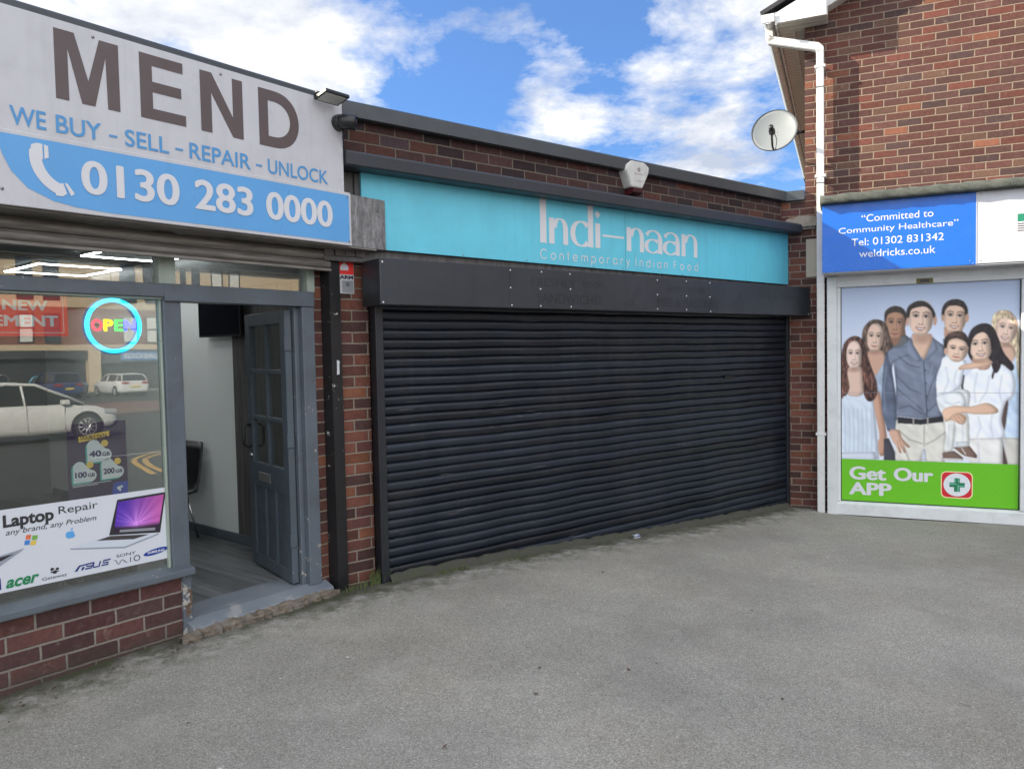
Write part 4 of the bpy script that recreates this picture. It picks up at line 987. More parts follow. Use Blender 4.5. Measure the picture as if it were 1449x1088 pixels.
# ---- teal fascia sign
ts = thing('takeaway_sign', 'long teal fascia sign with white Indian food lettering above the black shutter', 'sign', FI, (2.4, -.03, 2.25))
m = MB(); m.prism([(-.186, 2.285), (5.045, 2.243), (5.048, 2.806), (-.186, 2.802)], -.025, .0); m.build('panel', M['teal'], ts)
MB().box(2.333, 2.336, 0.0002, .0008, 2.27, 2.80).build('panel_joint', plain('joint teal', srgb(40, 120, 132), .5), ts)
o = .0015; WHT = M['letter_white']; Lt = MB()
def stem(u0, u1, z0, z1): Lt.flat([(u0, z0), (u1, z0), (u1, z1), (u0, z1)], o)
def arcpts(cu, cz, ru, rz, a0, a1, n=18): return [(cu + ru * math.cos(R(a0 + (a1 - a0) * i / n)), cz + rz * math.sin(R(a0 + (a1 - a0) * i / n))) for i in range(n + 1)]
LV = [0.0]
def vstroke(pts, w0, w1):
    """stroke whose width follows how steep it is (thin across, thick on the flanks)"""
    n = len(pts); A = []; Bq = []; LV[0] += .00006; oo = o + LV[0]
    for i in range(n):
        p0, p1 = pts[max(0, i - 1)], pts[min(n - 1, i + 1)]
        dx, dz = p1[0] - p0[0], p1[1] - p0[1]; l = math.hypot(dx, dz) or 1
        st = abs(dz) / l; w = (w0 + (w1 - w0) * st ** 1.6) / 2
        A.append((pts[i][0] - dz / l * w, pts[i][1] + dx / l * w)); Bq.append((pts[i][0] + dz / l * w, pts[i][1] - dx / l * w))
    for i in range(n - 1): Lt.face([(Bq[i][0], oo, Bq[i][1]), (Bq[i + 1][0], oo, Bq[i + 1][1]), (A[i + 1][0], oo, A[i + 1][1]), (A[i][0], oo, A[i][1])])
XZ, BZ = 2.640, 2.436
def letter_n(u0, u1):
    stem(u0, u0 + .056, BZ, XZ)
    vstroke([(u0 + .05, XZ - .07)] + arcpts((u0 + .056 + u1 - .026) / 2, XZ - .085, (u1 - .026 - u0 - .056) / 2, .082, 168, 0), .010, .054)
    stem(u1 - .053, u1, BZ, XZ - .08)
def letter_a(u0, u1):
    stem(u1 - .058, u1, BZ, XZ - .07)
    vstroke(arcpts((u0 + u1) / 2 - .01, XZ - .072, (u1 - u0) / 2 - .022, .068, 160, 0), .012, .05)
    cu, cz = (u0 + u1) / 2 - .018, BZ + .062
    ru, rz = (u1 - u0) / 2 - .03, .058
    vstroke(arcpts(cu, cz, ru, rz, 40, 320, 26), .012, .054)
    vstroke([(u1 - .05, BZ + .118), (cu + ru * .5, BZ + .120), (cu, BZ + .1195)], .012, .012)
    vstroke([(u1 - .05, BZ + .030), (cu + ru * .75, BZ + .022)], .014, .02)
stem(1.362, 1.428, BZ, 2.782)
letter_n(1.456, 1.660)
stem(1.885, 1.946, BZ, 2.782)
vstroke(arcpts(1.805, 2.538, .092, .098, 40, 320, 30), .012, .056); vstroke([(1.89, 2.62), (1.86, 2.635), (1.82, 2.638)], .012, .02); vstroke([(1.89, 2.455), (1.86, 2.441), (1.82, 2.438)], .012, .02)
stem(1.970, 2.028, BZ, XZ); Lt.flat([(1.999, 2.682), (2.032, 2.715), (1.999, 2.748), (1.966, 2.715)], o)
Lt.flat([(2.055, 2.535), (2.318, 2.535), (2.318, 2.553), (2.055, 2.553)], o)
letter_n(2.352, 2.572); letter_a(2.592, 2.820); letter_a(2.838, 3.063); letter_n(3.090, 3.322)
Lt.build('shop_name', WHT, ts)
# thin geometric lettering drawn with strokes
Lw = MB(); h0, xh, hc = 2.312, .048, .072; sw = .0085
def S(pts): Lw.stroke(pts, sw, o)
def glyph(c, x, z, f=1.0):
    r = xh / 2 * f; a = arcpts
    H = hc * f; Xh = xh * f
    if c == 'C': S([(p[0], p[1]) for p in a(x + H * .5, z + H / 2, H * .5, H / 2, 42, 318)]); return H * .92
    if c == 'o': S(a(x + r, z + r, r, r, 0, 360, 26)); return 2 * r
    if c == 'n': S([(x, z), (x, z + Xh)]); S(a(x + r * .8, z + Xh - r * .8, r * .8, r * .8, 180, 0) + [(x + r * 1.6, z)]); return r * 1.6
    if c == 't': S([(x + .008, z), (x + .008, z + H * .95)]); S([(x - .006, z + Xh), (x + .022, z + Xh)]); return .018
    if c == 'e': S([(x, z + r)] + [(x + 2 * r, z + r)] + a(x + r, z + r, r, r, 0, 320, 24)); return 2 * r
    if c == 'm':
        S([(x, z), (x, z + Xh)]); q = r * .72
        S(a(x + q, z + Xh - q, q, q, 180, 0) + [(x + 2 * q, z)]); S(a(x + 3 * q, z + Xh - q, q, q, 180, 0) + [(x + 4 * q, z)]); return 4 * q
    if c == 'p': S([(x, z - .026), (x, z + Xh)]); S(a(x + r, z + r, r, r, 180, 540, 26)); return 2 * r
    if c == 'r': S([(x, z), (x, z + Xh)]); S(a(x + r * .8, z + Xh - r * .8, r * .8, r * .8, 180, 60)); return r * 1.1
    if c == 'a': S(a(x + r, z + r, r, r, 0, 360, 26)); S([(x + 2 * r, z), (x + 2 * r, z + Xh)]); return 2 * r
    if c == 'y': S([(x, z + Xh), (x + r * .85, z)]); S([(x + r * 1.7, z + Xh), (x + r * .4, z - .026)]); return r * 1.7
    if c == 'I': S([(x, z), (x, z + H)]); return .004
    if c == 'i': S([(x, z), (x, z + Xh)]); S([(x, z + H * .90), (x, z + H)]); return .004
    if c == 'd': S(a(x + r, z + r, r, r, 0, 360, 26)); S([(x + 2 * r, z), (x + 2 * r, z + H)]); return 2 * r
    if c == 'F': S([(x, z), (x, z + H)]); S([(x, z + H - .004), (x + .036, z + H - .004)]); S([(x, z + H * .52), (x + .033, z + H * .52)]); return .036
    return .03
def word(s_, x0, x1):
    global Lw
    keep = Lw; Lw = MB(); x = 0; ws = []
    for c in s_: w = glyph(c, 0, 0); ws.append(w)
    Lw.bm.free(); Lw = keep
    gap = (x1 - x0 - sum(ws)) / max(1, len(s_) - 1); x = x0
    for c, w in zip(s_, ws): glyph(c, x, h0, 1.0); x += w + gap
for w_, a_, b_ in (('Contemporary', 1.362, 2.385), ('Indian', 2.465, 2.885), ('Food', 2.978, 3.328)):
    Lw = MB(); word(w_, a_, b_); Lw.build('strapline_word', WHT, ts)
screw(ts, [(u, .0, zz_) for u in (-.14, .62, 1.22, 1.95, 2.30, 2.38, 3.1, 3.9, 5.01) for zz_ in (2.785,)] + [(u, .0, 2.297 - .009 * u) for u in (.62, 1.22, 1.95, 2.30, 3.1, 5.01)], M['screw'], .006)

for ob in [ts] + list(ts.children):            # sign scaled up about the camera position, so it looks unchanged set farther back
    if ob.type == 'MESH':
        for v in ob.data.vertices: v.co.x = (v.co.x + 2.4) * 1.0219 + .0566 - 2.4; v.co.z = (v.co.z + 2.25) * 1.0219 - .0347 - 2.25

# ---- burglar alarm box
al = thing('alarm_box', 'weathered white shield shaped alarm box on the brick parapet above the teal sign', 'alarm', FI, (2.53, 0, 3.0))
fr_ = [(2.51, 3.246), (2.672, 3.246), (2.730, 3.211), (2.724, 3.160), (2.640, 3.018), (2.50, 3.018), (2.435, 3.162), (2.45, 3.205)]
bk_ = [(2.585 + (p[0] - 2.585) * 1.04, 3.13 + (p[1] - 3.13) * 1.03) for p in fr_]
m = MB(); fv = [m.v(p[0], .034, p[1]) for p in fr_]; bv_ = [m.v(p[0], .012, p[1]) for p in bk_]; cv_ = [m.v(p[0], -.06, p[1]) for p in bk_]
m.bm.faces.new(fv)
for A_, B_ in ((fv, bv_), (bv_, cv_)):
    for i in range(8): m.bm.faces.new([A_[i], B_[i], B_[(i + 1) % 8], A_[(i + 1) % 8]])
bmesh.ops.recalc_face_normals(m.bm, faces=m.bm.faces); bmesh.ops.bevel(m.bm, geom=[e for e in m.bm.edges], offset=.006, segments=2, affect='EDGES')
m.build('cover', M['alarm_white'], al)
m = MB(); m.profile([(-.06, 3.012), (.045, 3.012), (.035, 2.975), (.0, 2.955), (-.06, 2.955)], 2.51, 2.63); m.build('strobe', M['alarm_red'], al)
m = MB(); m.ring(2.592, 3.175, .010, .017, .0352, 20); m.build('ring_emblem', plain('maroon ink', (.10, .03, .05), .5), al)
ink = plain('faded ink', (.25, .16, .16), .6)
merge(text('SECURITY', 2.535, 2.65, 3.130, 3.142, .0352), text('SYSTEMS', 2.55, 2.64, 3.07, 3.078, .0352)).build('lettering', ink, al)

# ---- small alarm warning plate on the pier
ap_ = thing('alarm_plate', 'red and white alarm warning plate on the brick pier beside the black post', 'sign', FI, (-.29, -.115, 2.0))
MB().box(-.325, -.150, -.1145, -.110, 2.0, 2.225, .001).build('plate', M['paper'], ap_)
MB().flat([(-.323, 2.13), (-.152, 2.13), (-.152, 2.223), (-.323, 2.223)], -.1092).build('red_panel', M['red_vinyl'], ap_)
MB().flat([(-.250, 2.158), (-.190, 2.158), (-.190, 2.186), (-.220, 2.210), (-.250, 2.186)], -.1086).build('house_emblem', M['letter_white'], ap_)
text('ALARM', -.312, -.156, 2.098, 2.124, -.1086, bold=.05).build('lettering', BV, ap_)
MB().flat([(-.24, 2.005), (-.155, 2.005), (-.155, 2.088), (-.24, 2.088)], -.1092).build('grey_panel', plain('grey label', (.30, .31, .32), .5), ap_)
MB().ring(-.198, 2.062, .007, .013, -.1086, 16).build('ring_emblem', BV, ap_)

# ------------------------------------------------------------------ pharmacy (right)
ph = thing('pharmacy', 'two storey red brick pharmacy with white eaves on the right', 'building', FP, (0, -.08, -.25))
PW = -.08
m = MB(); m.prism([(-.352, 2.9), (9, 2.9), (9, 9.4), (-.352, 5.19)], PW - .3, PW); m.build('upper_wall', M['brick_upper'], ph)
m = MB(); m.box(-.352, -.06, -8, PW - .301, -.5, 5.0); m.build('side_wall', M['brick_upper'], ph)
m = MB(); m.prism([(-.75, -.5), (-.10, -.5), (-.10, 2.9), (-.352, 2.9), (-.352, 3.19), (-.75, 3.19)], PW - .28, PW - .001); m.box(-.10, 9, PW - .3, PW - .005, 2.30, 2.9); m.box(1.70, 9, PW - .3, PW - .005, -.5, 2.30); m.build('lower_wall', M['brick_pier'], ph)
m = MB(); m.box(-.56, -.355, PW - .04, PW + .05, 3.155, 3.262, .006); m.build('coping_return', M['coping'], ph)
m = MB(); m.prism([(-.545, 2.862), (-.24, 2.872), (-.24, 2.972), (-.40, 2.985), (-.545, 2.955)], PW - .01, PW + .055); m.prism([(-.52, 2.835), (-.25, 2.845), (-.25, 2.874), (-.52, 2.864)], PW - .01, PW + .025); m.build('corbel_stone', M['concrete'], ph)
MB().box(-.345, -.14, PW - .01, PW + .012, 2.325, 2.735, .004).build('stone_plate', paint('pale stone plate', (.42, .37, .30), .8, var=.15, bump=.4), ph)
# eaves
m = MB(); m.prism([(-.612, 4.985), (-.134, 4.985), (-.134, 5.31), (-.612, 5.095)], .165, .192); m.build('eaves_box_end', M['upvc'], ph)
MB().box(-.606, -.138, PW, .166, 4.986, 4.998).build('eaves_box_soffit', M['upvc_soffit'], ph)
MB().box(-.137, -.120, PW, .18, 4.985, 5.32).build('eaves_box_side', M['upvc'], ph)
MB().box(-.606, -.352, -8, PW + .01, 4.990, 5.002).build('side_soffit', M['upvc_soffit'], ph)
MB().box(-.632, -.610, -8, .188, 4.968, 5.10).build('side_fascia', M['upvc'], ph)
MB().box(-.47, -.452, -8, PW, 4.976, 4.990).build('soffit_joint', M['upvc'], ph)
m = MB(); m.prism([(-.12, 5.115), (6, 8.0), (6, 8.22), (-.12, 5.335)], .05, .085); m.build('verge_board', M['upvc'], ph)
m = MB(); m.prism([(-.12, 5.105), (6, 7.99), (6, 8.005), (-.12, 5.12)], PW, .085); m.build('verge_soffit', M['upvc'], ph)
m = MB(); m.prism([(-.765, 5.085), (6.5, 8.40), (6.5, 8.46), (-.78, 5.125)], -9, .215); m.build('roof', M['roof_dark'], ph)
m = MB(); pg = []
for i in range(9): a = R(180 + 180 * i / 8); pg.append((-.70 + .062 * math.cos(a), 5.07 + .085 * math.sin(a)))
pg += [(-.70 + .056, 5.07), (-.70 + .05, 5.065)] ; inn_ = [(-.70 + .050 * math.cos(R(360 - 180 * i / 8)), 5.065 + .070 * math.sin(R(360 - 180 * i / 8))) for i in range(1, 9)]
m.prism(pg + inn_, -8, .21); m.box(-.766, -.634, .205, .215, 5.0, 5.085, .002); m.build('gutter', M['upvc'], ph)
def square_pipe(pts, w, d, mat, name):
    m = MB(); prev = None
    for i, p in enumerate(pts):
        t = Vector(pts[min(i + 1, len(pts) - 1)]) - Vector(pts[max(i - 1, 0)]); t.normalize()
        side_ = Vector((t.z, 0, -t.x)).normalized() if abs(t.z) + abs(t.x) > 1e-6 else Vector((1, 0, 0)); out_ = Vector((0, 1, 0))
        k = 1.0
        vs = [m.v(*(Vector(p) + side_ * a * w / 2 + out_ * b * d / 2)) for a, b in ((-1, -1), (1, -1), (1, 1), (-1, 1))]
        if prev:
            for j_ in range(4): m.bm.faces.new([prev[j_], prev[(j_ + 1) % 4], vs[(j_ + 1) % 4], vs[j_]])
        else: m.bm.faces.new(vs)
        prev = vs
    m.bm.faces.new(prev[::-1]); bmesh.ops.recalc_face_normals(m.bm, faces=m.bm.faces)
    bmesh.ops.bevel(m.bm, geom=list(m.bm.edges), offset=.006, segments=2, affect='EDGES')
    return m.build(name, mat, ph)
dpz = gzf(*(FP.world(-.2, .02, 0).xy))
square_pipe([(-.700, .02, 5.0), (-.700, .02, 4.885), (-.698, .02, 4.875), (-.22, .02, 4.725), (-.197, .02, 4.70), (-.195, .02, 4.66)], .082, .075, M['pipe'], 'swan_neck')
dn = square_pipe([(-.195, .02, 4.69), (-.195, .02, dpz - .06)], .075, .075, M['pipe'], 'downpipe')
for z_ in (4.50, 3.36, .62): MB().box(-.248, -.142, PW, .062, z_, z_ + .03, .003).build('pipe_bracket', M['pipe'], dn)
for z_ in (4.30, 3.30): MB().box(-.236, -.154, -.022, .062, z_, z_ + .006).build('pipe_joint', M['dark_grey'], dn)
# shopfront frame
zb = -.2
fr2 = MB(); fr2.box(-.133, -.035, PW, .075, zb - .02, 2.325, .004); fr2.build('front_frame_post', M['frame_white'], ph)
m = MB(); m.box(-.035, .0, PW, .045, -.08, 2.19, .003); m.box(-.035, 1.70, PW, .055, 2.192, 2.33, .003); m.box(1.614, 1.72, PW, .05, -.08, 2.19, .003); m.build('front_frame', M['frame_white'], ph)
m = MB(); m.profile([(PW, -.075), (.03, -.080), (.06, -.100), (.06, -.215), (PW, -.24)], -.133, 1.9); m.build('front_sill', M['frame_white'], ph)
m = MB(); m.box(-.165, 4.0, PW, .37, 2.316, 2.3225); m.box(-.165, 4.0, .06, .075, 2.30, 2.316); m.build('sign_soffit', M['sign_white'], ph)
lk = MB().box(.707, .857, .055, .0565, 2.193, 2.243).build('latch_plate', plain('yellow black latch plate', (.16, .14, .03), .5), ph)
MB().box(.74, .825, .0567, .058, 2.203, 2.232).build('latch_recess', M['black_plastic'], lk)
MB().box(-3, 9, -8, PW - .31, -.5, -.3).build('floor_slab', M['concrete'], ph)

fs_ = thing('pharmacy_sign', 'royal blue and white pharmacy fascia sign with telephone number', 'sign', FP, (1.2, PW, 2.34))
MB().box(-.176, 1.219, PW, .380, 2.346, 3.05, .002).build('blue_panel', M['blue_sign'], fs_)
MB().box(1.221, 4.5, PW, .378, 2.352, 3.05, .002).build('white_panel', M['sign_white'], fs_)
MB().box(1.2185, 1.2225, .36, .3825, 2.346, 3.048).build('panel_joint', M['frame_white'], fs_)
o = .3815
for m_ in (text('“Committed to', .20, .851, 2.846, 2.918, o), text('Community Healthcare”', -.017, 1.068, 2.722, 2.800, o), text('Tel: 01302 831342', .104, .943, 2.606, 2.680, o), text('weldricks.co.uk', .177, .870, 2.484, 2.558, o)): m_.build('text_line', WHT, fs_)
MB().flat([(1.562, 2.735), (1.78, 2.735), (1.78, 2.806), (1.562, 2.806)], .3795).build('green_logo_block', plain('dark green ink', srgb(20, 130, 95), .4), fs_)
m = MB()
for z_ in (2.709, 2.687, 2.665, 2.643): m.flat([(1.562, z_), (1.78, z_), (1.78, z_ + .008), (1.562, z_ + .008)], .3795)
m.build('logo_lines', BV, fs_)
screw(fs_, [(.522, .38, 3.035), (.523, .38, 2.366), (1.17, .38, 2.385), (1.197, .38, 2.36), (1.173, .38, 3.03), (1.26, .378, 2.38), (1.26, .378, 3.03)], M['screw'], .006)
# mineral felt roll dressed over the sign top
m = MB(); n = 80; prev = None
for i in range(n + 1):
    u = -.195 + 4.6 * i / n; w = .004 * math.sin(u * 23) + .003 * math.sin(u * 57 + 1); dz = .012 * max(0, 1 - i / 4)
    ring_ = [(PW, 3.19), (.30, 3.165 + w), (.43, 3.148 + w - dz), (.460 + w, 3.128 - dz), (.464 + w, 3.075), (.452 + w, 3.051), (.36, 3.0505), (PW, 3.0505)]
    vs = [m.v(u, q[0], q[1]) for q in ring_]
    if prev:
        for k in range(8): m.bm.faces.new([prev[k], prev[(k + 1) % 8], vs[(k + 1) % 8], vs[k]]).smooth = True
    else: m.bm.faces.new(vs)
    prev = vs
m.bm.faces.new(prev[::-1]); bmesh.ops.recalc_face_normals(m.bm, faces=m.bm.faces); m.build('felt_capping', M['felt'], fs_)
for ob in fs_.children:                          # scaled down about the camera position, to look unchanged on the nearer plane
    for v in ob.data.vertices: v.co.x = (v.co.x + 1.2 - .068) * .97015 + .068 - 1.2; v.co.z = (v.co.z + 2.34 - 1.58) * .97015 + 1.58 - 2.34

# ---- satellite dish
sd = thing('satellite_dish', 'grey oval satellite dish on the corner of the brick pharmacy', 'satellite dish', FP, (-.352, -.2, 3.93))
cD = FP.world(-.665, -.16, 3.935); nD = Vector((-.40, -.82, .38)).normalized()
loc_n = FP.M.to_3x3().transposed() @ nD
zc_ = Vector((0, 0, 1)); xx = loc_n.cross(zc_).normalized(); yy = xx.cross(loc_n).normalized() * -1
yy = yy if yy.z > 0 else -yy
c_ = Vector((-.665, .16, 3.935))
def dpt(a, b, h): return c_ + xx * a + yy * b + loc_n * h
m = MB(); prev = None; RA, RB = .240, .262; NR, NA = 9, 40
for j_ in range(NR + 1):
    r = j_ / NR; rg = [m.bm.verts.new(dpt(RA * r * math.cos(2 * math.pi * k / NA), RB * r * math.sin(2 * math.pi * k / NA), .055 * r * r)) for k in range(NA)] if j_ else [m.bm.verts.new(dpt(0, 0, 0))]
    if prev:
        for k in range(NA):
            if len(prev) == 1: f = m.bm.faces.new([prev[0], rg[k], rg[(k + 1) % NA]])
            else: f = m.bm.faces.new([prev[k], rg[k], rg[(k + 1) % NA], prev[(k + 1) % NA]])
            f.smooth = True
    prev = rg
g_ = bmesh.ops.extrude_face_region(m.bm, geom=list(m.bm.faces))
for v in [e for e in g_['geom'] if isinstance(e, bmesh.types.BMVert)]: v.co -= loc_n * .008
bmesh.ops.recalc_face_normals(m.bm, faces=m.bm.faces); m.build('reflector', M['dish'], sd)
def L3(v): return (v.x, -v.y, v.z)
m = MB(); m.tube([L3(dpt(RA * 1.005 * math.cos(2 * math.pi * k / 40), RB * 1.005 * math.sin(2 * math.pi * k / 40), .053)) for k in range(41)], .006, 6, cap=False); m.build('rim', M['dark_grey'], sd)
m = MB(); m.tube([L3(dpt(0, -RB * .93, .045)), L3(dpt(.0, -RB * 1.0, .13)), L3(dpt(-.01, -RB * .88, .30))], .011, 8); m.build('arm', M['black_plastic'], sd)
m = MB(); m.lathe([(.0, -.05), (.024, -.05), (.026, .0), (.034, .02), (.034, .06), (.0, .06)], L3(dpt(-.01, -RB * .72, .32)), (-loc_n.x, loc_n.y, -loc_n.z), 14); m.tube([L3(dpt(-.01, -RB * .9, .30)), L3(dpt(-.01, -RB * .66, .30))], .014, 8); m.build('receiver', M['black_plastic'], sd)
m = MB(); m.tube([L3(dpt(-.02, -RB * .7, .36)), L3(dpt(-.06, -RB * 1.05, .25)), L3(dpt(-.03, -RB * 1.12, .1)), L3(dpt(.0, -RB * .95, .04))], .004, 6); m.build('cable', M['black_plastic'], sd)
m = MB(); bk = L3(dpt(.02, 0, -.02)); m.tube([bk, L3(dpt(.02, 0, -.10)), (-.40, -.27, 3.94), (-.353, -.27, 3.94)], .016, 8); m.box(-.356, -.352, -.34, -.20, 3.86, 4.02); m.build('bracket', M['black_plastic'], sd)
m = MB()
for a, b in ((-.02, .01), (.02, .01), (-.02, -.03), (.02, -.03)): m.lathe([(.0, .004), (.006, .003), (.008, 0)], L3(dpt(a, b, .001)), (loc_n.x, -loc_n.y, loc_n.z), 8)
m.build('bolt', M['screw'], sd)
# ------------------------------------------------------------------ printed family poster on the pharmacy front
# a flat print: painted into a colour grid with soft overlapping shapes, in image coordinates
# X 51..1417 across, Y 5..1654 down (enlarged image pixels, straightened onto the sheet)
PW_, PH_ = 230, 262
SS = 2
def poster_canvas():
    gx = np.linspace(0, 1, PW_ * SS); gy = np.linspace(0, 1, PH_ * SS)
    U, Vv = np.meshgrid(gx, gy)
    zt, zb_ = 2.19, .372
    z = zt + (zb_ - zt) * Vv
    v = (zt - z) / 2.262
    X = 51 + 1366 * U; top = 43 - 75 * U; bot = 1654 + 70 * U
    return X, top + (bot - top) * v
CX, CY = poster_canvas(); IMG = np.zeros(CX.shape + (3,))
def c3(c): return np.array(c, float) / 255
def blend(mask, col): IMG[:] = IMG * (1 - mask[..., None]) + np.asarray(col) * mask[..., None]
def spline(pts, n=6):
    P = np.array(pts, float); N = len(P); out = []
    for i in range(N):
        p0, p1, p2, p3 = P[i - 1], P[i], P[(i + 1) % N], P[(i + 2) % N]
        for k in range(n):
            t = k / n
            out.append(.5 * ((2 * p1) + (-p0 + p2) * t + (2 * p0 - 5 * p1 + 4 * p2 - p3) * t * t + (-p0 + 3 * p1 - 3 * p2 + p3) * t ** 3))
    return np.array(out)
def inside(pts):
    msk = np.zeros(CX.shape, bool); n = len(pts); x0, y0 = pts.min(0) - 2; x1, y1 = pts.max(0) + 2
    sel = (CX > x0) & (CX < x1) & (CY > y0) & (CY < y1); x = CX[sel]; y = CY[sel]; r = np.zeros(x.shape, bool)
    for i in range(n):
        (xa, ya), (xb, yb) = pts[i], pts[(i + 1) % n]
        if ya == yb: continue
        c = ((ya > y) != (yb > y)) & (x < (xb - xa) * (y - ya) / (yb - ya) + xa); r ^= c
    msk[sel] = r; return msk.astype(float)
def blur(m, k):
    for _ in range(k):
        m = (np.roll(m, 1, 0) + np.roll(m, -1, 0) + 2 * m) / 4; m = (np.roll(m, 1, 1) + np.roll(m, -1, 1) + 2 * m) / 4
    return m
NZ = rng.normal(size=(PH_ * SS, PW_ * SS)); NZ = blur(NZ, 6); NZ /= NZ.std()
VNZ = rng.normal(size=(PH_ * SS, PW_ * SS))
for _ in range(30): VNZ = (np.roll(VNZ, 1, 0) + np.roll(VNZ, -1, 0) + VNZ) / 3
VNZ = blur(VNZ, 2); VNZ /= VNZ.std()
DNZ = rng.normal(size=(PH_ * SS, PW_ * SS))
for k in range(90): DNZ = (DNZ + np.roll(np.roll(DNZ, 1, 0), 1 if k % 3 else 0, 1) + np.roll(np.roll(DNZ, -1, 0), -1 if k % 3 else 0, 1)) / 3
DNZ = blur(DNZ, 24); DNZ /= DNZ.std()
def poly(pts, col, soft=1, smooth=True, amt=1.0, fold=0.0, hair=0.0, lr=0.0, vol=0.20):
    """filled outline; vol darkens the side away from the studio light (upper left) to round it"""
    p = spline(pts) if smooth else np.array(pts, float)
    m = blur(inside(p), soft)
    ys, xs = np.nonzero(m > 0)
    if len(ys) == 0: return
    pad = 14; y0, y1, x0, x1 = max(0, ys.min() - pad), ys.max() + pad, max(0, xs.min() - pad), xs.max() + pad
    sub = m[y0:y1, x0:x1]; col = c3(col) * np.ones(sub.shape + (3,))
    if fold: col = col * (1 + fold * .6 * DNZ[y0:y1, x0:x1] )[..., None]
    if hair: col = col * (1 + hair * VNZ[y0:y1, x0:x1])[..., None]
    if vol:
        w = min(sub.shape); k = int(np.clip(w * .9, 6, 60)); sh_ = max(1, int(k * .07)); b = blur(sub, k)
        b = np.roll(np.roll(b, sh_, 1), sh_, 0) if False else np.roll(b, -sh_, 1)
        col = col * (1 - vol + 1.35 * vol * np.clip((b - .35) / .55, 0, 1))[..., None]
    if lr: col = col * (1 + lr * np.linspace(-1, 1, sub.shape[1]))[None, :, None]
    mm = (sub * amt)[..., None]; IMG[y0:y1, x0:x1] = IMG[y0:y1, x0:x1] * (1 - mm) + np.clip(col, 0, 1) * mm
CLIP = [None]
def ell(cx, cy, rx, ry, col, rot=0, soft=.12, amt=1.0):
    a = math.radians(rot); dx, dy = CX - cx, CY - cy
    x = dx * math.cos(a) + dy * math.sin(a); y = -dx * math.sin(a) + dy * math.cos(a)
    d = np.sqrt((x / rx) ** 2 + (y / ry) ** 2)
    k_ = np.clip((1 - d) / soft + .5, 0, 1) * amt
    blend(k_ if CLIP[0] is None else k_ * CLIP[0], c3(col))
def line(pts, w, col, amt=1.0, soft=None):
    P = np.array(pts, float); d = np.full(CX.shape, 1e9)
    for a, b in zip(P, P[1:]):
        ab = b - a; t = np.clip(((CX - a[0]) * ab[0] + (CY - a[1]) * ab[1]) / (ab @ ab + 1e-9), 0, 1)
        d = np.minimum(d, np.hypot(CX - a[0] - t * ab[0], CY - a[1] - t * ab[1]))
    sf = soft or (w * .9 if amt <= .62 and w >= 9 else 3.0)
    t_ = np.clip((w / 2 - d) / sf + .5, 0, 1); blend(t_ * t_ * (3 - 2 * t_) * amt, c3(col))
def face(cx, cy, rx, ry, tilt, skin, feat=(60, 45, 42), smile=True, lips=(200, 140, 132)):
    sk = np.array(skin, float) * .75 + np.array((236., 218., 206.)) * .25 if skin[0] > 185 else np.array(skin, float); a = math.radians(tilt)
    def T(x, y): return cx + x * rx * math.cos(a) - y * ry * math.sin(a), cy + x * rx * math.sin(a) + y * ry * math.cos(a)
    jaw = [T(-.97, -.45), T(-.95, .05), T(-.80, .52), T(-.42, .92), T(0, 1.02), T(.42, .92), T(.80, .52), T(.95, .05), T(.97, -.45), T(.60, -.95), T(0, -1.08), T(-.60, -.95)]
    poly(jaw, sk, 2)
    CLIP[0] = blur(inside(spline(jaw)), 2)
    ell(*T(-.15, -.55), rx * .6, ry * .35, np.minimum(sk * 1.10, 250), tilt, 1.0, .7)
    ell(*T(-.45, .22), rx * .3, ry * .24, np.minimum(sk * 1.08, 250), tilt, 1.0, .7); ell(*T(.40, .24), rx * .28, ry * .22, np.minimum(sk * 1.06, 250), tilt, 1.0, .6)
    ell(*T(.95, .15), rx * .42, ry * .85, sk * .62, tilt, 1.0, .75); ell(*T(-.9, .2), rx * .13, ry * .65, sk * .84, tilt, 1.0, .6)
    ell(*T(0, .92), rx * .5, ry * .12, sk * .80, tilt, 1.0, .6)
    for s in (-1, 1):
        ell(*T(.40 * s, -.20), rx * .25, ry * .12, sk * .66, tilt, .9, .75)
        ell(*T(.40 * s, -.155), rx * .165, ry * .055, (235, 232, 228), tilt, .5, .8)
        ell(*T(.39 * s, -.160), rx * .085, ry * .066, np.array(feat) * .6, tilt, .3)
        line([T(.22 * s, -.19), T(.40 * s, -.225), T(.60 * s, -.17)], rx * .06, np.array(feat), .75)
        line([T(.16 * s, -.36), T(.42 * s, -.43), T(.68 * s, -.34)], rx * .085, feat, .55, rx * .10)
        ell(*T(.11 * s, .30), rx * .07, ry * .03, sk * .55, tilt, .8, .8)
        line([T(.22 * s, .30), T(.46 * s, .62)], rx * .05, sk * .80, .55)
    line([T(.10, -.25), T(.14, .10), T(.18, .26)], rx * .08, sk * .80, .6); ell(*T(-.02, .10), rx * .07, ry * .28, np.minimum(sk * 1.12, 252), tilt, 1.0, .7)
    line([T(-.16, .325), T(0, .36), T(.16, .325)], rx * .05, sk * .66, .7)
    if smile:
        poly([T(-.36, .49), T(-.18, .53), T(.18, .53), T(.36, .49), T(.22, .66), T(0, .71), T(-.22, .66)], np.array(lips) * .82, 0, vol=0)
        poly([T(-.28, .525), T(0, .56), T(.28, .525), T(.17, .61), T(0, .635), T(-.17, .61)], (246, 244, 240), 0, vol=0)
        line([T(-.38, .48), T(-.2, .51), T(0, .53), T(.2, .51), T(.38, .48)], rx * .05, (120, 75, 70), .7)
    else:
        line([T(-.30, .57), T(-.05, .56), T(.30, .57)], rx * .10, lips, .9); line([T(-.30, .575), T(.30, .575)], rx * .035, (110, 70, 70), .8); ell(*T(0, .66), rx * .2, ry * .045, lips, tilt, .7, .6)
    CLIP[0] = None
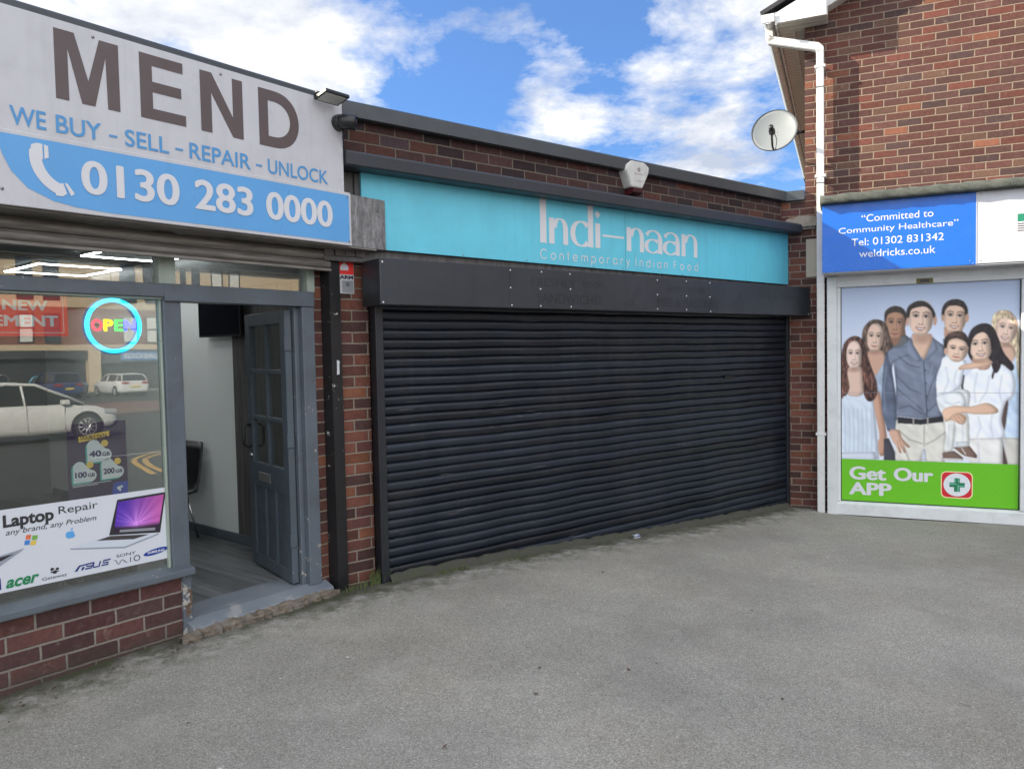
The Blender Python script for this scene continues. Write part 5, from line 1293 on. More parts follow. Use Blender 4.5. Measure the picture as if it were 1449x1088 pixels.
# background
g = np.clip((CY - 0) / 900, 0, 1)[..., None]; IMG[:] = c3((182, 198, 226)) * (1 - g) + c3((226, 231, 242)) * g
IMG += (np.exp(-(((CX - 640) / 420) ** 2 + ((CY - 560) / 420) ** 2)) * .10)[..., None]
WH = (232, 236, 245)
# fair haired woman at the right edge
poly([(1215, 330), (1225, 240), (1290, 200), (1360, 225), (1405, 330), (1420, 520), (1425, 700), (1360, 700), (1300, 560), (1250, 450)], (212, 190, 158), 2, hair=.14)
poly([(1290, 470), (1370, 480), (1395, 600), (1340, 660), (1280, 600)], (205, 170, 150), 2)
face(1318, 350, 78, 112, 10, (222, 190, 170), (95, 80, 70))
poly([(1225, 300), (1250, 235), (1310, 225), (1370, 265), (1390, 330), (1350, 275), (1290, 262), (1245, 300)], (222, 203, 170), 2, hair=.12)
poly([(1378, 560), (1430, 520), (1430, 1180), (1318, 1172), (1310, 1050), (1345, 860), (1340, 700)], (198, 216, 238), 1, fold=.05)
poly([(1385, 500), (1402, 380), (1425, 600), (1420, 780), (1395, 640)], (218, 200, 168), 2, hair=.12)
poly([(1306, 1170), (1430, 1175), (1430, 1420), (1330, 1420)], (208, 204, 196), 1, smooth=False, fold=.04)
poly([(1285, 880), (1335, 860), (1320, 1060), (1300, 1200), (1338, 1400), (1300, 1400), (1270, 1100)], (92, 76, 74), 2)
# tall young man, back right
poly([(865, 330), (870, 560), (1010, 560), (1000, 330)], (190, 152, 128), 2, smooth=False)
poly([(862, 420), (905, 460), (960, 470), (960, 900), (850, 900), (850, 480)], (190, 208, 232), 1)
face(945, 262, 88, 118, 4, (214, 178, 152), (45, 38, 36))
poly([(846, 265), (850, 190), (885, 140), (950, 120), (1010, 140), (1040, 200), (1036, 262), (1020, 245), (1012, 195), (965, 170), (905, 172), (872, 205), (862, 250)], (52, 44, 42), 1, hair=.1)
ell(1034, 262, 14, 32, (200, 160, 135), 5); ell(853, 262, 9, 28, (196, 158, 135), 0)
# man with cropped hair, back left
poly([(445, 340), (450, 520), (590, 520), (565, 350)], (140, 104, 84), 2, smooth=False)
poly([(545, 395), (600, 420), (600, 520), (440, 560), (445, 470), (500, 470)], (98, 104, 108), 1)
face(490, 318, 82, 116, 2, (176, 136, 112), (40, 32, 30), smile=False, lips=(150, 95, 90))
poly([(405, 300), (408, 225), (445, 188), (495, 176), (545, 190), (575, 232), (577, 300), (562, 262), (545, 235), (490, 222), (435, 238), (420, 270)], (64, 54, 50), 2, hair=.06)
# long haired young man
poly([(225, 430), (240, 340), (290, 290), (350, 278), (415, 310), (445, 400), (470, 470), (440, 560), (380, 600), (260, 600)], (92, 76, 66), 2, hair=.2)
poly([(275, 520), (400, 520), (420, 640), (330, 720), (285, 640)], (196, 158, 138), 2)
poly([(290, 640), (335, 700), (410, 590), (470, 560), (430, 900), (350, 960), (300, 760)], (158, 172, 190), 2, fold=.06)
face(328, 420, 72, 104, 3, (212, 178, 158), (60, 46, 40), smile=False, lips=(172, 115, 108))
poly([(228, 440), (245, 345), (300, 288), (345, 285), (290, 330), (265, 400), (262, 500), (240, 520)], (104, 86, 74), 2, hair=.2)
poly([(345, 282), (420, 330), (450, 440), (455, 520), (420, 560), (395, 520), (402, 420), (385, 340)], (100, 84, 74), 2, hair=.2)
# girl with long auburn hair
poly([(55, 800), (100, 760), (240, 780), (320, 880), (330, 1000), (350, 1200), (362, 1340), (45, 1340)], (206, 217, 230), 1, smooth=False, fold=.03)
for x in range(80, 340, 36): line([(x, 960), (x + 8, 1130), (x + 4, 1290)], 13, (176, 190, 208), .45)
for x in range(98, 340, 52): line([(x, 940), (x + 8, 1120), (x + 2, 1290)], 10, (206, 216, 228), .5)
poly([(45, 1290), (330, 1285), (345, 1350), (45, 1350)], (205, 212, 224), 1, smooth=False)
poly([(320, 850), (365, 830), (400, 1010), (425, 1180), (415, 1290), (370, 1312), (352, 1220), (365, 1150), (325, 960)], (194, 152, 130), 2, lr=-.1)
poly([(55, 560), (75, 470), (120, 420), (180, 405), (235, 440), (262, 530), (300, 640), (345, 760), (340, 860), (290, 900), (245, 860), (200, 700), (110, 760), (60, 880), (48, 700)], (88, 60, 54), 2, hair=.26)
poly([(115, 640), (215, 640), (232, 760), (225, 850), (110, 850), (105, 760)], (214, 184, 168), 3)
face(160, 552, 70, 104, 0, (226, 196, 182), (70, 52, 48))
poly([(70, 640), (78, 500), (120, 432), (160, 425), (108, 480), (95, 560), (102, 680), (120, 800), (85, 860), (58, 820)], (108, 74, 64), 2, hair=.26)
poly([(170, 418), (228, 450), (255, 560), (275, 700), (320, 800), (300, 895), (262, 860), (232, 740), (222, 600), (215, 490)], (98, 66, 58), 2, hair=.26)
# man in the middle
SHI = (118, 127, 146)
poly([(470, 700), (430, 520), (400, 610), (386, 800), (384, 960), (420, 1090), (440, 1128), (520, 1118), (505, 1020), (498, 880)], (92, 102, 122), 1, fold=.10)
poly([(498, 1010), (495, 760), (470, 560), (520, 500), (615, 415), (690, 560), (780, 412), (860, 470), (880, 560), (845, 640), (812, 800), (830, 900), (858, 1012), (690, 1030)], SHI, 1, smooth=False, fold=.07)
poly([(430, 530), (480, 492), (610, 470), (600, 420), (630, 530), (560, 560), (480, 600), (460, 640)], (120, 130, 150), 2, fold=.06)
for q in ([(500, 700), (600, 800), (690, 840)], [(505, 800), (620, 900), (700, 960)], [(520, 950), (600, 930), (700, 990)], [(800, 700), (760, 800), (730, 900)], [(820, 900), (770, 950), (720, 1000)], [(520, 560), (600, 620), (680, 640)], [(495, 640), (505, 800), (500, 960)]): line(q, 12, (78, 86, 104), .55)
for q in ([(540, 640), (640, 700)], [(560, 860), (650, 930)], [(780, 620), (750, 740)], [(420, 640), (400, 800), (410, 960)]): line(q, 16, (150, 160, 180), .45)
poly([(620, 385), (768, 385), (780, 430), (718, 585), (690, 560), (628, 470)], (214, 180, 158), 2, smooth=False)
ell(700, 420, 70, 38, (176, 138, 118), 0, 1.0, .7)
poly([(608, 405), (632, 470), (700, 590), (660, 600), (575, 520), (590, 440)], (128, 138, 160), 1, smooth=False); poly([(778, 405), (800, 430), (820, 500), (745, 580), (712, 590), (770, 480)], (132, 142, 164), 1, smooth=False)
line([(710, 590), (725, 800), (738, 1020)], 9, (72, 80, 98), .8)
for y in (660, 760, 860, 960): ell(722 + (y - 660) * .06, y, 6, 6, (60, 66, 84))
face(688, 272, 98, 128, 2, (222, 188, 166), (52, 42, 40))
poly([(580, 280), (578, 210), (605, 165), (660, 138), (715, 140), (765, 175), (797, 230), (800, 290), (780, 255), (762, 205), (715, 178), (650, 186), (612, 205), (598, 255)], (52, 44, 42), 1, hair=.08)
ell(797, 285, 13, 36, (202, 160, 140), 6); ell(584, 295, 10, 34, (206, 168, 148), 0)
TR_ = (216, 213, 204)
poly([(495, 1040), (880, 1050), (890, 1160), (872, 1380), (735, 1380), (716, 1230), (695, 1380), (490, 1380)], TR_, 1, smooth=False, fold=.045)
poly([(708, 1262), (725, 1262), (735, 1352), (697, 1352)], (215, 222, 236), 1, smooth=False)
for q in ([(520, 1120), (600, 1190), (700, 1220)], [(880, 1130), (800, 1190), (730, 1225)], [(716, 1080), (716, 1240)], [(560, 1240), (600, 1350)]): line(q, 12, (160, 156, 146), .6)
poly([(508, 1016), (690, 1034), (860, 1008), (862, 1052), (690, 1074), (512, 1064)], (44, 44, 50), 1, smooth=False)
for x in (628, 738): poly([(x, 1020), (x + 12, 1020), (x + 12, 1076), (x, 1076)], TR_, 1, smooth=False)
poly([(442, 1120), (520, 1118), (545, 1180), (605, 1240), (592, 1252), (560, 1230), (575, 1285), (560, 1290), (535, 1250), (540, 1292), (522, 1288), (500, 1240), (470, 1200)], (208, 170, 148), 1)
for q in ([(520, 1190), (545, 1250)], [(505, 1200), (525, 1270)], [(540, 1185), (580, 1235)]): line(q, 5, (160, 120, 102), .7)
poly([(400, 1185), (440, 1180), (490, 1290), (492, 1360), (400, 1360)], (70, 70, 80), 2, smooth=False)
# woman with long black hair and the child she holds
poly([(1010, 760), (1060, 660), (1150, 610), (1290, 610), (1360, 660), (1385, 760), (1370, 860), (1320, 900), (1290, 1030), (1300, 1180), (1050, 1190), (1010, 1000)], WH, 1, fold=.03)
poly([(1050, 1180), (1300, 1172), (1300, 1380), (1060, 1380)], (226, 224, 220), 1, smooth=False, fold=.03)
poly([(1040, 520), (1040, 420), (1075, 340), (1150, 302), (1220, 325), (1265, 420), (1300, 520), (1372, 620), (1355, 660), (1290, 610), (1250, 640), (1225, 720), (1215, 700), (1235, 620), (1190, 600), (1080, 590)], (44, 38, 42), 1, hair=.16)
poly([(1075, 560), (1190, 560), (1200, 640), (1120, 650)], (200, 160, 138), 2)
face(1132, 474, 88, 116, -6, (224, 190, 166), (48, 38, 38))
poly([(1042, 500), (1048, 400), (1090, 335), (1150, 312), (1215, 340), (1225, 430), (1215, 520), (1202, 430), (1165, 372), (1105, 385), (1070, 440), (1055, 540)], (46, 40, 43), 1, hair=.16)
poly([(1210, 400), (1255, 470), (1280, 560), (1275, 640), (1240, 680), (1212, 600), (1222, 500)], (44, 38, 42), 1, hair=.16)
line([(1010, 700), (1000, 780), (1015, 850)], 16, (50, 44, 46), .9)
CHS = (234, 239, 248)
poly([(1000, 800), (1060, 840), (1020, 1000), (860, 1000), (840, 860), (905, 800)], (222, 225, 226), 1)
poly([(860, 560), (930, 545), (1030, 590), (1010, 680), (990, 780), (940, 820), (850, 850), (815, 880), (808, 720), (840, 620)], CHS, 1, fold=.04)
poly([(810, 860), (900, 830), (1000, 830), (1030, 930), (940, 1000), (850, 990)], (226, 230, 232), 1, fold=.05)
poly([(870, 1000), (960, 990), (950, 1130), (930, 1270), (865, 1272), (880, 1150)], (226, 226, 222), 1, fold=.04); poly([(950, 1000), (1040, 990), (1055, 1120), (1050, 1230), (960, 1230), (955, 1120)], (230, 230, 226), 1, fold=.04)
poly([(975, 655), (990, 625), (1080, 598), (1150, 570), (1215, 585), (1212, 612), (1120, 640), (1030, 652)], (222, 186, 160), 1)
poly([(858, 965), (940, 930), (1060, 935), (1185, 908), (1262, 955), (1240, 988), (1100, 992), (1000, 988), (900, 1045), (870, 1040)], (220, 184, 158), 2, lr=-.06)
poly([(905, 1030), (960, 985), (1030, 1010), (1020, 1065), (985, 1070), (940, 1045)], (214, 176, 150), 1)
for q in ([(940, 1010), (985, 1058)], [(962, 1000), (1008, 1052)], [(985, 998), (1025, 1038)]): line(q, 6, (165, 125, 105), .7)
face(962, 510, 82, 84, 8, (226, 190, 164), (50, 40, 38), smile=False, lips=(196, 128, 120))
poly([(866, 520), (862, 440), (890, 390), (950, 364), (1010, 372), (1045, 420), (1046, 480), (1020, 440), (960, 415), (905, 430), (888, 470), (884, 520)], (62, 50, 46), 1, hair=.16)
ell(878, 515, 14, 26, (214, 172, 150), 0)
poly([(856, 1290), (940, 1275), (1010, 1320), (1010, 1338), (860, 1332)], (118, 98, 88), 1, smooth=False); poly([(858, 1330), (1010, 1334), (1008, 1350), (862, 1350)], (228, 226, 222), 1, smooth=False)
poly([(938, 1250), (1050, 1225), (1115, 1310), (1110, 1332), (1050, 1325), (950, 1275)], (124, 102, 90), 1, smooth=False); line([(945, 1262), (1010, 1318), (1112, 1338)], 14, (232, 230, 226)); line([(1000, 1255), (1030, 1300)], 8, (225, 222, 216)); 
poly([(958, 1205), (1056, 1200), (1058, 1240), (962, 1250)], (214, 216, 218), 1, smooth=False)
for q in ([(1110, 680), (1090, 800), (1100, 900)], [(1200, 700), (1180, 820), (1130, 900)], [(1290, 700), (1270, 820), (1290, 900)], [(1120, 1010), (1140, 1090), (1110, 1170)], [(1220, 1000), (1210, 1090), (1230, 1170)], [(880, 640), (900, 740), (860, 840)], [(960, 660), (940, 740), (960, 800)], [(870, 900), (930, 920), (980, 900)], [(1120, 1210), (1130, 1370)], [(905, 1080), (900, 1240)], [(1005, 1060), (1010, 1210)]): line(q, 15, (188, 196, 212), .38)
for q in ([(1150, 660), (1140, 800)], [(1240, 680), (1225, 840)], [(1170, 1020), (1175, 1160)], [(905, 600), (880, 700)]): line(q, 14, (248, 250, 254), .5)
for cx_, cy_, rx_ in ((160, 662, 50), (330, 528, 52), (490, 436, 60), (945, 384, 62), (1130, 592, 60), (1320, 466, 52)): ell(cx_, cy_, rx_, 16, (150, 112, 95), 0, 1.0, .45)
IMG[:] = IMG + (rng.normal(size=IMG.shape[:2]) * .004)[..., None]
IMG[:] = np.stack([blur(IMG[..., k], 1) for k in range(3)], -1)
sm_ = IMG.reshape(PH_, SS, PW_, SS, 3).mean((1, 3))
sd_ = sm_ - (np.roll(sm_, 1, 0) + np.roll(sm_, -1, 0) + np.roll(sm_, 1, 1) + np.roll(sm_, -1, 1)) / 4
sm_[1:-1, 1:-1] += .15 * sd_[1:-1, 1:-1]
po = thing('wall_poster', 'tall printed poster of a smiling family group above a lime green app banner', 'poster', FP, (.8, 0, -.07))
o = .0
MB().box(.001, 1.613, -.02, -.001, -.074, 2.190).build('backing_panel', M['sign_white'], po)
M['poster'] = vcol('family print', 0.35, 1.0)
print_mesh('family_picture', [(.003, 2.188), (1.611, 2.188), (1.611, .374), (.003, .372)], .0005, lin(sm_), M['poster'], po)
MB().flat([(.003, -.072), (1.611, -.072), (1.611, .374), (.003, .372)], .0005).build('green_band', M['green_band'], po)
MB().box(.003, 1.611, .0006, .0014, 1.078, 1.081).build('panel_joint', plain('joint grey', (.25, .27, .3), .5), po)
MB().box(.0, .008, .0, .006, -.074, 2.19).build('edge_strip', M['black_plastic'], po); MB().box(1.606, 1.6135, .0, .006, -.074, 2.19).build('edge_strip', M['black_plastic'], po)
MB().box(.0, 1.613, .0, .006, -.078, -.070).build('edge_strip', M['black_plastic'], po)
merge(text('Get', .083, .437, .155, .298, .0015, fat=.042), text('Our', .505, .870, .160, .300, .0015, fat=.042), text('APP', .079, .487, -.006, .128, .0015, fat=.042)).build('lettering', M['letter_white'], po)
def rrect(u0, u1, z0, z1, r, n=6):
    out = []
    for cu, cz, a0 in ((u1 - r, z1 - r, 0), (u0 + r, z1 - r, 90), (u0 + r, z0 + r, 180), (u1 - r, z0 + r, 270)):
        for i in range(n + 1): a = R(a0 + 90 * i / n); out.append((cu + r * math.cos(a), cz + r * math.sin(a)))
    return out
MB().flat(rrect(.937, 1.219, .008, .281, .05), .0014).build('icon_border', plain('cream ink', srgb(245, 225, 170), .4), po)
MB().flat(rrect(.946, 1.210, .017, .272, .045), .0020).build('icon_red', plain('red ink', srgb(205, 30, 45), .4), po)
MB().disc(1.080, .146, .119, .117, .0026, 48).build('icon_disc', plain('white ink', (.72, .75, .78), .4), po)
m = MB(); 
for q in ([(1.054, .168), (1.106, .168), (1.106, .215), (1.054, .215)], [(1.054, .076), (1.106, .076), (1.106, .123), (1.054, .123)], [(1.013, .122), (1.149, .122), (1.149, .169), (1.013, .169)]): m.flat(q, .0032)
m.build('green_cross', plain('cross green', srgb(25, 120, 85), .4), po)
m = MB()
for q in ([(1.054, .170), (1.066, .170), (1.066, .215), (1.054, .215)], [(1.086, .078), (1.094, .078), (1.094, .150), (1.086, .150)], [(1.013, .150), (1.075, .150), (1.075, .160), (1.013, .160)], [(1.090, .128), (1.149, .128), (1.149, .136), (1.090, .136)], [(1.092, .170), (1.100, .170), (1.100, .215), (1.092, .215)]): m.flat(q, .0036)
m.build('cross_highlight', plain('pale green ink', srgb(120, 190, 165), .4), po)
# ------------------------------------------------------------------ litter and weeds
def at_I(u, o): w = FI.world(u, o, 0); return w.x, w.y
FW = Frame((0, 0, 0), R(90))                                   # world frame: u = +X, out = -Y
x, y = at_I(2.42, .10); z = gzf(x, y)
lt = thing('litter_wrapper', 'small crumpled blue and white wrapper at the foot of the black shutter', 'litter', FI, (2.42, .10, z))
m = MB(); N = 5; vs = [[m.v(2.385 + .075 * i / N + random.uniform(-.006, .006), .09 + .035 * j / N, z + .012 + random.uniform(0, .03)) for i in range(N + 1)] for j in range(N + 1)]
for j in range(N):
    for i in range(N): m.bm.faces.new([vs[j][i], vs[j][i + 1], vs[j + 1][i + 1], vs[j + 1][i]])
wm = NT('wrapper foil'); wm.set(color=wm.mix(wm.ramp(wm.noise(40, 2), (.45, 0), (.55, 1)), (.5, .55, .62), (.05, .12, .4)), rough=.3); m.build('foil', wm.m, lt)
m = MB(); m.box(2.39, 2.455, .093, .122, z + .008, z + .014); m.build('underside', M['paper'], lt)
def blade_tuft(name, label, F, u, o, n, h, sp):
    w = F.world(u, o, 0); g = gzf(w.x, w.y); t = thing(name, label, 'weed', F, (u, o, g), 'weeds at the foot of the walls'); m = MB()
    for _ in range(n):
        a = random.uniform(0, 6.28); l = h * random.uniform(.4, 1); bu, bo = u + random.gauss(0, sp), o + abs(random.gauss(0, sp * .4)); le = random.uniform(.2, .8) * l
        tp = (bu + math.cos(a) * le, bo + abs(math.sin(a)) * le * .5, g + l * .85); md = (bu + math.cos(a) * le * .4, bo + abs(math.sin(a)) * le * .2, g + l * .6); wd = .0028
        A = [m.v(bu - wd, bo, g - .01), m.v(bu + wd, bo, g - .01), m.v(md[0] + wd * .8, md[1], md[2]), m.v(md[0] - wd * .8, md[1], md[2])]; m.bm.faces.new(A)
        m.bm.faces.new([A[3], A[2], m.v(*tp)])
    gm = M.setdefault('grass', paint('weed green', (.085, .11, .035), .7, var=.35)); m.build('blades', gm, t)
blade_tuft("weed", "thin grassy weed growing between the brick pier and the left shutter guide", FI, -.10, -.02, 46, .15, .03)
blade_tuft('weed', 'low grassy weed beside the foot of the black post', FI, -.20, -.02, 22, .07, .05)
blade_tuft('weed', 'low green tuft at the left end of the shutter sill', FI, .42, .08, 40, .035, .10)
blade_tuft('weed', 'tiny green tuft on the shutter sill, further right', FI, 1.05, .07, 34, .03, .12)
# pale stone chips scattered over the forecourt, too many and too small to count
m = MB()
for _ in range(120):
    a = random.random(); px = random.uniform(-2.6, 5.2); py = random.uniform(2.2, 8)
    w = Vector((px, py, 0)); dl = (w - FL.p).dot(-FL.inn); di = (w - FI.p).dot(-FI.inn); dq = (w - FP.p).dot(-FP.inn)
    if min(max(dl, -5), di, dq) < .12 or dl < .12: continue
    s = random.choice((.003, .004, .005, .006, .009)); g = gzf(px, py); pts = []
    b = bmesh.new(); bmesh.ops.create_icosphere(b, subdivisions=1, radius=s)
    for v in b.verts: v.co = Vector((v.co.x * random.uniform(.7, 1.6) + px, v.co.y * random.uniform(.7, 1.3) + py, v.co.z * .5 + g + .002))
    for v in b.verts: v.co = Vector((v.co.x, v.co.y, v.co.z))
    m.join(b)
FG = Frame((0, 0, 0), R(90))
st = bpy.data.meshes.new('stone_chips'); m.bm.to_mesh(st); m.bm.free(); st.materials.append(paint('pale stone chip', (.50, .48, .45), .8, var=.3))
so_ = bpy.data.objects.new('stone_chips', st); COL.objects.link(so_); tag(so_, 'scattered pale stone chips lying on the grey asphalt forecourt', 'stones', kind='stuff')
m = MB()
for _ in range(60):
    u = random.uniform(-1.0, 1.2); ow = .10 + abs(random.gauss(0, .06)); w = FL.world(u, ow, 0); g = gzf(w.x, w.y); s = random.uniform(.006, .016); a = random.uniform(0, 6.28)
    b = bmesh.new(); v4 = [b.verts.new((w.x + math.cos(a + k * 1.57) * s * (1 if k % 2 else .5), w.y + math.sin(a + k * 1.57) * s * (1 if k % 2 else .5), g + .004 + random.uniform(0, .008))) for k in range(4)]; b.faces.new(v4); m.join(b)
for _ in range(26):
    px, py = random.uniform(-1.5, 4.5), random.uniform(2.6, 7.6); w = Vector((px, py, 0))
    if min((w - FL.p).dot(-FL.inn), (w - FI.p).dot(-FI.inn), (w - FP.p).dot(-FP.inn)) < .15: continue
    g = gzf(px, py); s = random.uniform(.008, .020); a = random.uniform(0, 6.28); b = bmesh.new()
    v4 = [b.verts.new((px + math.cos(a + k * 1.57) * s * (1 if k % 2 else .45), py + math.sin(a + k * 1.57) * s * (1 if k % 2 else .45), g + .005 + random.uniform(0, .008))) for k in range(4)]; b.faces.new(v4); m.join(b)
st = bpy.data.meshes.new('leaf_litter'); m.bm.to_mesh(st); m.bm.free(); st.materials.append(paint('dead leaf brown', (.10, .055, .035), .8, var=.5))
so_ = bpy.data.objects.new('leaf_litter', st); COL.objects.link(so_); tag(so_, 'dead leaf scraps at the foot of the shop wall and strewn over the asphalt', 'leaves', kind='stuff')

# ------------------------------------------------------------------ the far side of the road, seen mirrored in the shop window
FB = Frame(FL.world(0, 58, 0), R(219.3))
def B(u0, u1): return (-u1, -u0)
gb = -.9
rb = thing('retail_block', 'long brick and cream shopping block across the road, mirrored in the shop window', 'building', FB, (-24, 0, gb))
cream = paint('cream render', (.50, .40, .27), .8, var=.06); bbrick = brick('block brick', .23, .075, ((0, (.21, .075, .05)), (.4, (.17, .065, .045)), (.7, (.24, .09, .06))), (.3, .25, .2))
dk = paint('dark shopfront', (.035, .037, .04), .3); blind = plain('white blind', (.6, .6, .56), .7); wf = plain('dark window frame', (.03, .03, .032), .5)
MB().box(*B(-12, 60), -10, 0, 2.82, 5.6).build('brick_band', bbrick, rb)
MB().box(*B(-12, 60), -10, .02, 5.6, 9.45).build('cream_storey', cream, rb)
MB().box(*B(-12, 60), -10, .05, 2.38, 2.82).build('cream_lintel', cream, rb)
MB().box(*B(-12, 60), -10, -.5, gb - .3, 2.38).build('shopfront', dk, rb)
m = MB(); m.profile([(.6, 9.3), (.6, 9.5), (-6, 13.5), (-10, 13.5), (-10, 9.3)], -60, 12); m.build('roof', M['roof_dark'], rb)
def pane(parent, u0, u1, z0, z1, o_, bl):
    fr_b = MB(); a, b = B(u0, u1); t = .09
    for q in ((a, b, z0, z0 + t), (a, b, z1 - t, z1), (a, a + t, z0 + t, z1 - t), (b - t, b, z0 + t, z1 - t), (a + t, b - t, (z0 + z1) / 2 - .04, (z0 + z1) / 2 + .04)): fr_b.box(q[0], q[1], o_, o_ + .05, q[2], q[3])
    f = fr_b.build('window', wf, parent)
    MB().box(a + t, b - t, o_ + .002, o_ + .01, z0 + t, z1 - t).build('window_blind', blind if bl else plain('dark glass', (.05, .06, .07), .1), f)
for u0, u1 in ((9.6, 10.6), (12.4, 13.4), (17.9, 18.95), (19.65, 20.75), (25.2, 26.4), (27.05, 28.2), (32, 33.2), (36, 37.2)): pane(rb, u0, u1, 2.95, 5.1, 0.0, u0 != 19.65)
for u0, u1 in ((17.9, 18.95), (19.65, 20.75), (25.2, 26.4), (27.05, 28.2), (30.1, 30.65), (31.2, 31.9), (32.9, 34.0), (34.5, 35.6)): pane(rb, u0, u1, 6.1, 9.2, .02, u0 > 32)
for u0, u1 in ((22.6, 23.5), (11, 11.8), (33, 33.9)): MB().box(*B(u0, u1), -.5, .06, gb - .3, 2.38).build('pillar', cream, rb)
MB().box(*B(23.5, 32.9), -.45, .03, 1.35, 2.38).build('fascia', plain('grey fascia', (.07, .075, .08), .4), rb)
MB().box(*B(-12, 22.6), -.45, .03, 1.75, 2.38).build('fascia', plain('grey fascia two', (.05, .05, .055), .4), rb)
gs = thing('bakery_sign', 'blue bakery sign with white letters across the road, mirrored in the shop window', 'sign', FB, (-26.6, .03, 1.5))
MB().box(*B(25.0, 29.2), .031, .07, 1.5, 2.22).build('panel', plain('bakery blue', (.06, .20, .42), .4), gs)
text('GREGGS', -28.0, -25.2, 1.66, 2.05, .072, fat=.03).build('lettering', M['letter_white'], gs)
m = MB()
for du in (0, .27):
    for dz in (0, .22): m.box(-28.75 + du, -28.53 + du, .072, .08, 1.68 + dz, 1.85 + dz)
m.build('square_emblem', plain('bakery orange', (.75, .40, .08), .5), gs)

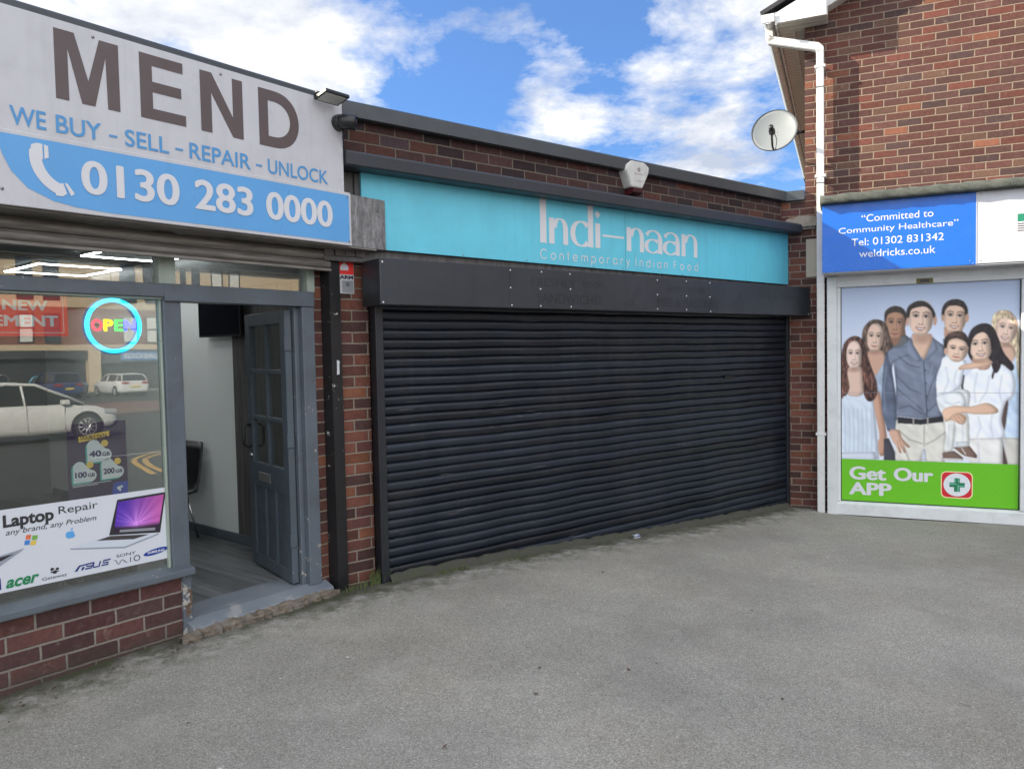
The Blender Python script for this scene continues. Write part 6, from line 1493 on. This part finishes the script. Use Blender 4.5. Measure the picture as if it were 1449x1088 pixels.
def car(name, label, F, u, o_, L_, Hh, Wd, col, kind, facing=1):
    """u, o_: centre in frame F; the car's length runs along u, nose towards +u"""
    c = F.world(u, o_, 0); zg = gzf(c.x, c.y) + .025
    FC = Frame((c.x, c.y, 0), math.atan2(F.d.x, F.d.y) + (0 if facing == 1 else (math.pi if facing == -1 else facing)))
    t = thing(name, label, 'car', FC, (0, 0, zg)); pm = paint('car paint ' + label[:12], col, .25, var=.03, bump=.0)
    gl = plain('car glass', (.02, .024, .028), .08); w = Wd / 2
    if kind == 'saloon': belt = [(-L_ / 2, .62, .80), (-L_ / 2 + .1, .30, .95), (-L_ * .32, .22, .98), (0, .20, .95), (L_ * .20, .20, .92), (L_ * .36, .22, .84), (L_ / 2 - .22, .25, .70), (L_ / 2 - .02, .34, .58)]; roof = [(-L_ * .47, .96), (-L_ * .30, Hh - .10), (-L_ * .08, Hh), (L_ * .06, Hh - .03), (L_ * .30, .88)]
    else: belt = [(-L_ / 2, .40, .92), (-L_ / 2 + .06, .30, 1.0), (-L_ * .3, .22, 1.0), (0, .20, .98), (L_ * .22, .20, .97), (L_ * .42, .24, .86), (L_ / 2 - .02, .34, .70)]; roof = [(-L_ * .485, 1.0), (-L_ * .42, Hh - .08), (-L_ * .1, Hh), (L_ * .08, Hh - .04), (L_ * .26, .96)]
    m = MB(); prev = None
    for i, (x_, z0, z1) in enumerate(belt):
        k = .80 if i in (0, len(belt) - 1) else (.95 if i in (1, len(belt) - 2) else 1.0); ww_ = w * k
        ring_ = [(-ww_ * .92, z0), (-ww_, z0 + .16), (-ww_, (z0 + z1) / 2 + .05), (-ww_ * .97, z1 - .05), (-ww_ * .88, z1), (ww_ * .88, z1), (ww_ * .97, z1 - .05), (ww_, (z0 + z1) / 2 + .05), (ww_, z0 + .16), (ww_ * .92, z0)]
        vs = [m.v(x_, q[0], zg + q[1]) for q in ring_]
        if prev:
            for k2 in range(10): m.bm.faces.new([prev[k2], prev[(k2 + 1) % 10], vs[(k2 + 1) % 10], vs[k2]]).smooth = k2 not in (9,)
        else: m.bm.faces.new(vs)
        prev = vs
    m.bm.faces.new(prev[::-1]); bmesh.ops.recalc_face_normals(m.bm, faces=m.bm.faces); m.build('body', pm, t)
    m = MB(); prev = None; n = len(roof); rt = MB(); rp = None
    for i, (x_, zr) in enumerate(roof):
        zbelt = .90; wt = w * (.70 if 0 < i < n - 1 else .84); vs = [m.v(x_, -w * .90, zg + zbelt - .02), m.v(x_, -wt, zg + max(zr, zbelt)), m.v(x_, wt, zg + max(zr, zbelt)), m.v(x_, w * .90, zg + zbelt - .02)]
        if prev:
            for k2 in range(4): m.bm.faces.new([prev[k2], prev[(k2 + 1) % 4], vs[(k2 + 1) % 4], vs[k2]])
        prev = vs
    bmesh.ops.recalc_face_normals(m.bm, faces=m.bm.faces); m.build('windows', gl, t)
    xs = [r[0] for r in roof]; m = MB()
    for s in (-1, 1):
        m.tube([(x_, s * w * (.715 if 0 < i < n - 1 else .86), zg + max(zr, .9) + .012) for i, (x_, zr) in enumerate(roof)], .04, 8)
        m.tube([(0.02, s * w * .91, zg + .9), (-.02, s * w * .715, zg + Hh - .02)], .03, 6)
        m.tube([(-L_ * .28, s * w * .91, zg + .9), (-L_ * .30, s * w * .72, zg + Hh - .12)], .035, 6)
    for a, b in zip(roof[1:-1], roof[2:-1]):
        m.face([(a[0], -w * .71, zg + a[1] + .03), (b[0], -w * .71, zg + b[1] + .03), (b[0], w * .71, zg + b[1] + .03), (a[0], w * .71, zg + a[1] + .03)])
    m.build('roof', pm, t)
    ty = plain('tyre', (.02, .02, .021), .8); rim = plain('alloy rim', (.5, .5, .52), .3, .6)
    for fx in (-L_ * .31, L_ * .305):
        for s in (-1, 1):
            oo_ = s * (w - .10)
            MB().disc(fx, zg + .33, .395, .385, s * (w + .006), 28).build('wheel_arch', M['black_plastic'], t)
            wh = MB().lathe([(.20, -.10), (.30, -.10), (.325, -.06), (.325, .06), (.30, .10), (.20, .105), (.0, .09)], (fx, oo_ + s * .012, zg + .325), (0, s, 0), 28).build('wheel', ty, t)
            r_ = MB()
            for k in range(10):
                a = 2 * math.pi * k / 10; r_.tube([(fx, oo_ + s * .118, zg + .325), (fx + .21 * math.cos(a), oo_ + s * .122, zg + .325 + .21 * math.sin(a))], .020, 6)
            r_.ring(fx, zg + .325, .195, .225, oo_ + s * .125, 28); r_.build('rim', rim, wh)
    hl = plain('lamp glass', (.35, .37, .40), .1); rl = plain('rear lamp', (.30, .01, .012), .2)
    for s in (-1, 1):
        MB().box(L_ / 2 - .42, L_ / 2 - .10, s * w * .93 - .04, s * w * .93 + .04, zg + .62, zg + .74, .02).build('headlight', hl, t)
        MB().box(-L_ / 2 - .03, -L_ / 2 + .12, s * w * .66 - .22, s * w * .66 + .22, zg + .80, zg + .95, .02).build('tail_light', rl, t)
        MB().box(L_ * .17, L_ * .21, s * (w + .02) - .09, s * (w + .02) + .09, zg + .92, zg + 1.04, .02).build('wing_mirror', pm, t)
    MB().box(-L_ / 2 - .035, -L_ / 2 + .1, -.26, .26, zg + .58, zg + .69, .004).build('number_plate', plain('yellow plate', (.6, .45, .05), .5), t)
    m = MB()
    for x_ in (-L_ * .26, .02, L_ * .19):
        for s in (-1, 1): m.tube([(x_, s * (w + .001), zg + .30), (x_, s * (w * .99), zg + .90)], .006, 4)
    m.build('door_seam', M['dark_grey'], t)
    return t
WHT_CAR = (.62, .63, .62)
car('parked_car', 'white saloon car parked side on across the road, mirrored in the shop window', FL, 4.70, 17.5, 4.5, 1.47, 1.78, WHT_CAR, 'saloon')
car('parked_car', 'white hatchback seen from behind in front of the bakery, mirrored in the shop window', FL, 19.9, 46.5, 4.3, 1.45, 1.80, WHT_CAR, 'hatch', math.pi / 2)
car('parked_car', 'dark blue people carrier beside the white hatchback, mirrored in the shop window', FL, 16.4, 47.5, 4.3, 1.62, 1.82, (.02, .04, .13), 'hatch', math.pi / 2)
car('parked_car', 'pale blue car beyond the white hatchback, mirrored in the shop window', FL, 18.15, 51.5, 4.0, 1.42, 1.7, (.15, .42, .55), 'hatch', .6)
car('parked_car', 'dark grey car at the left edge of the shop window reflection', FL, 12.0, 45.5, 4.4, 1.60, 1.8, (.05, .06, .06), 'hatch', math.pi / 2)
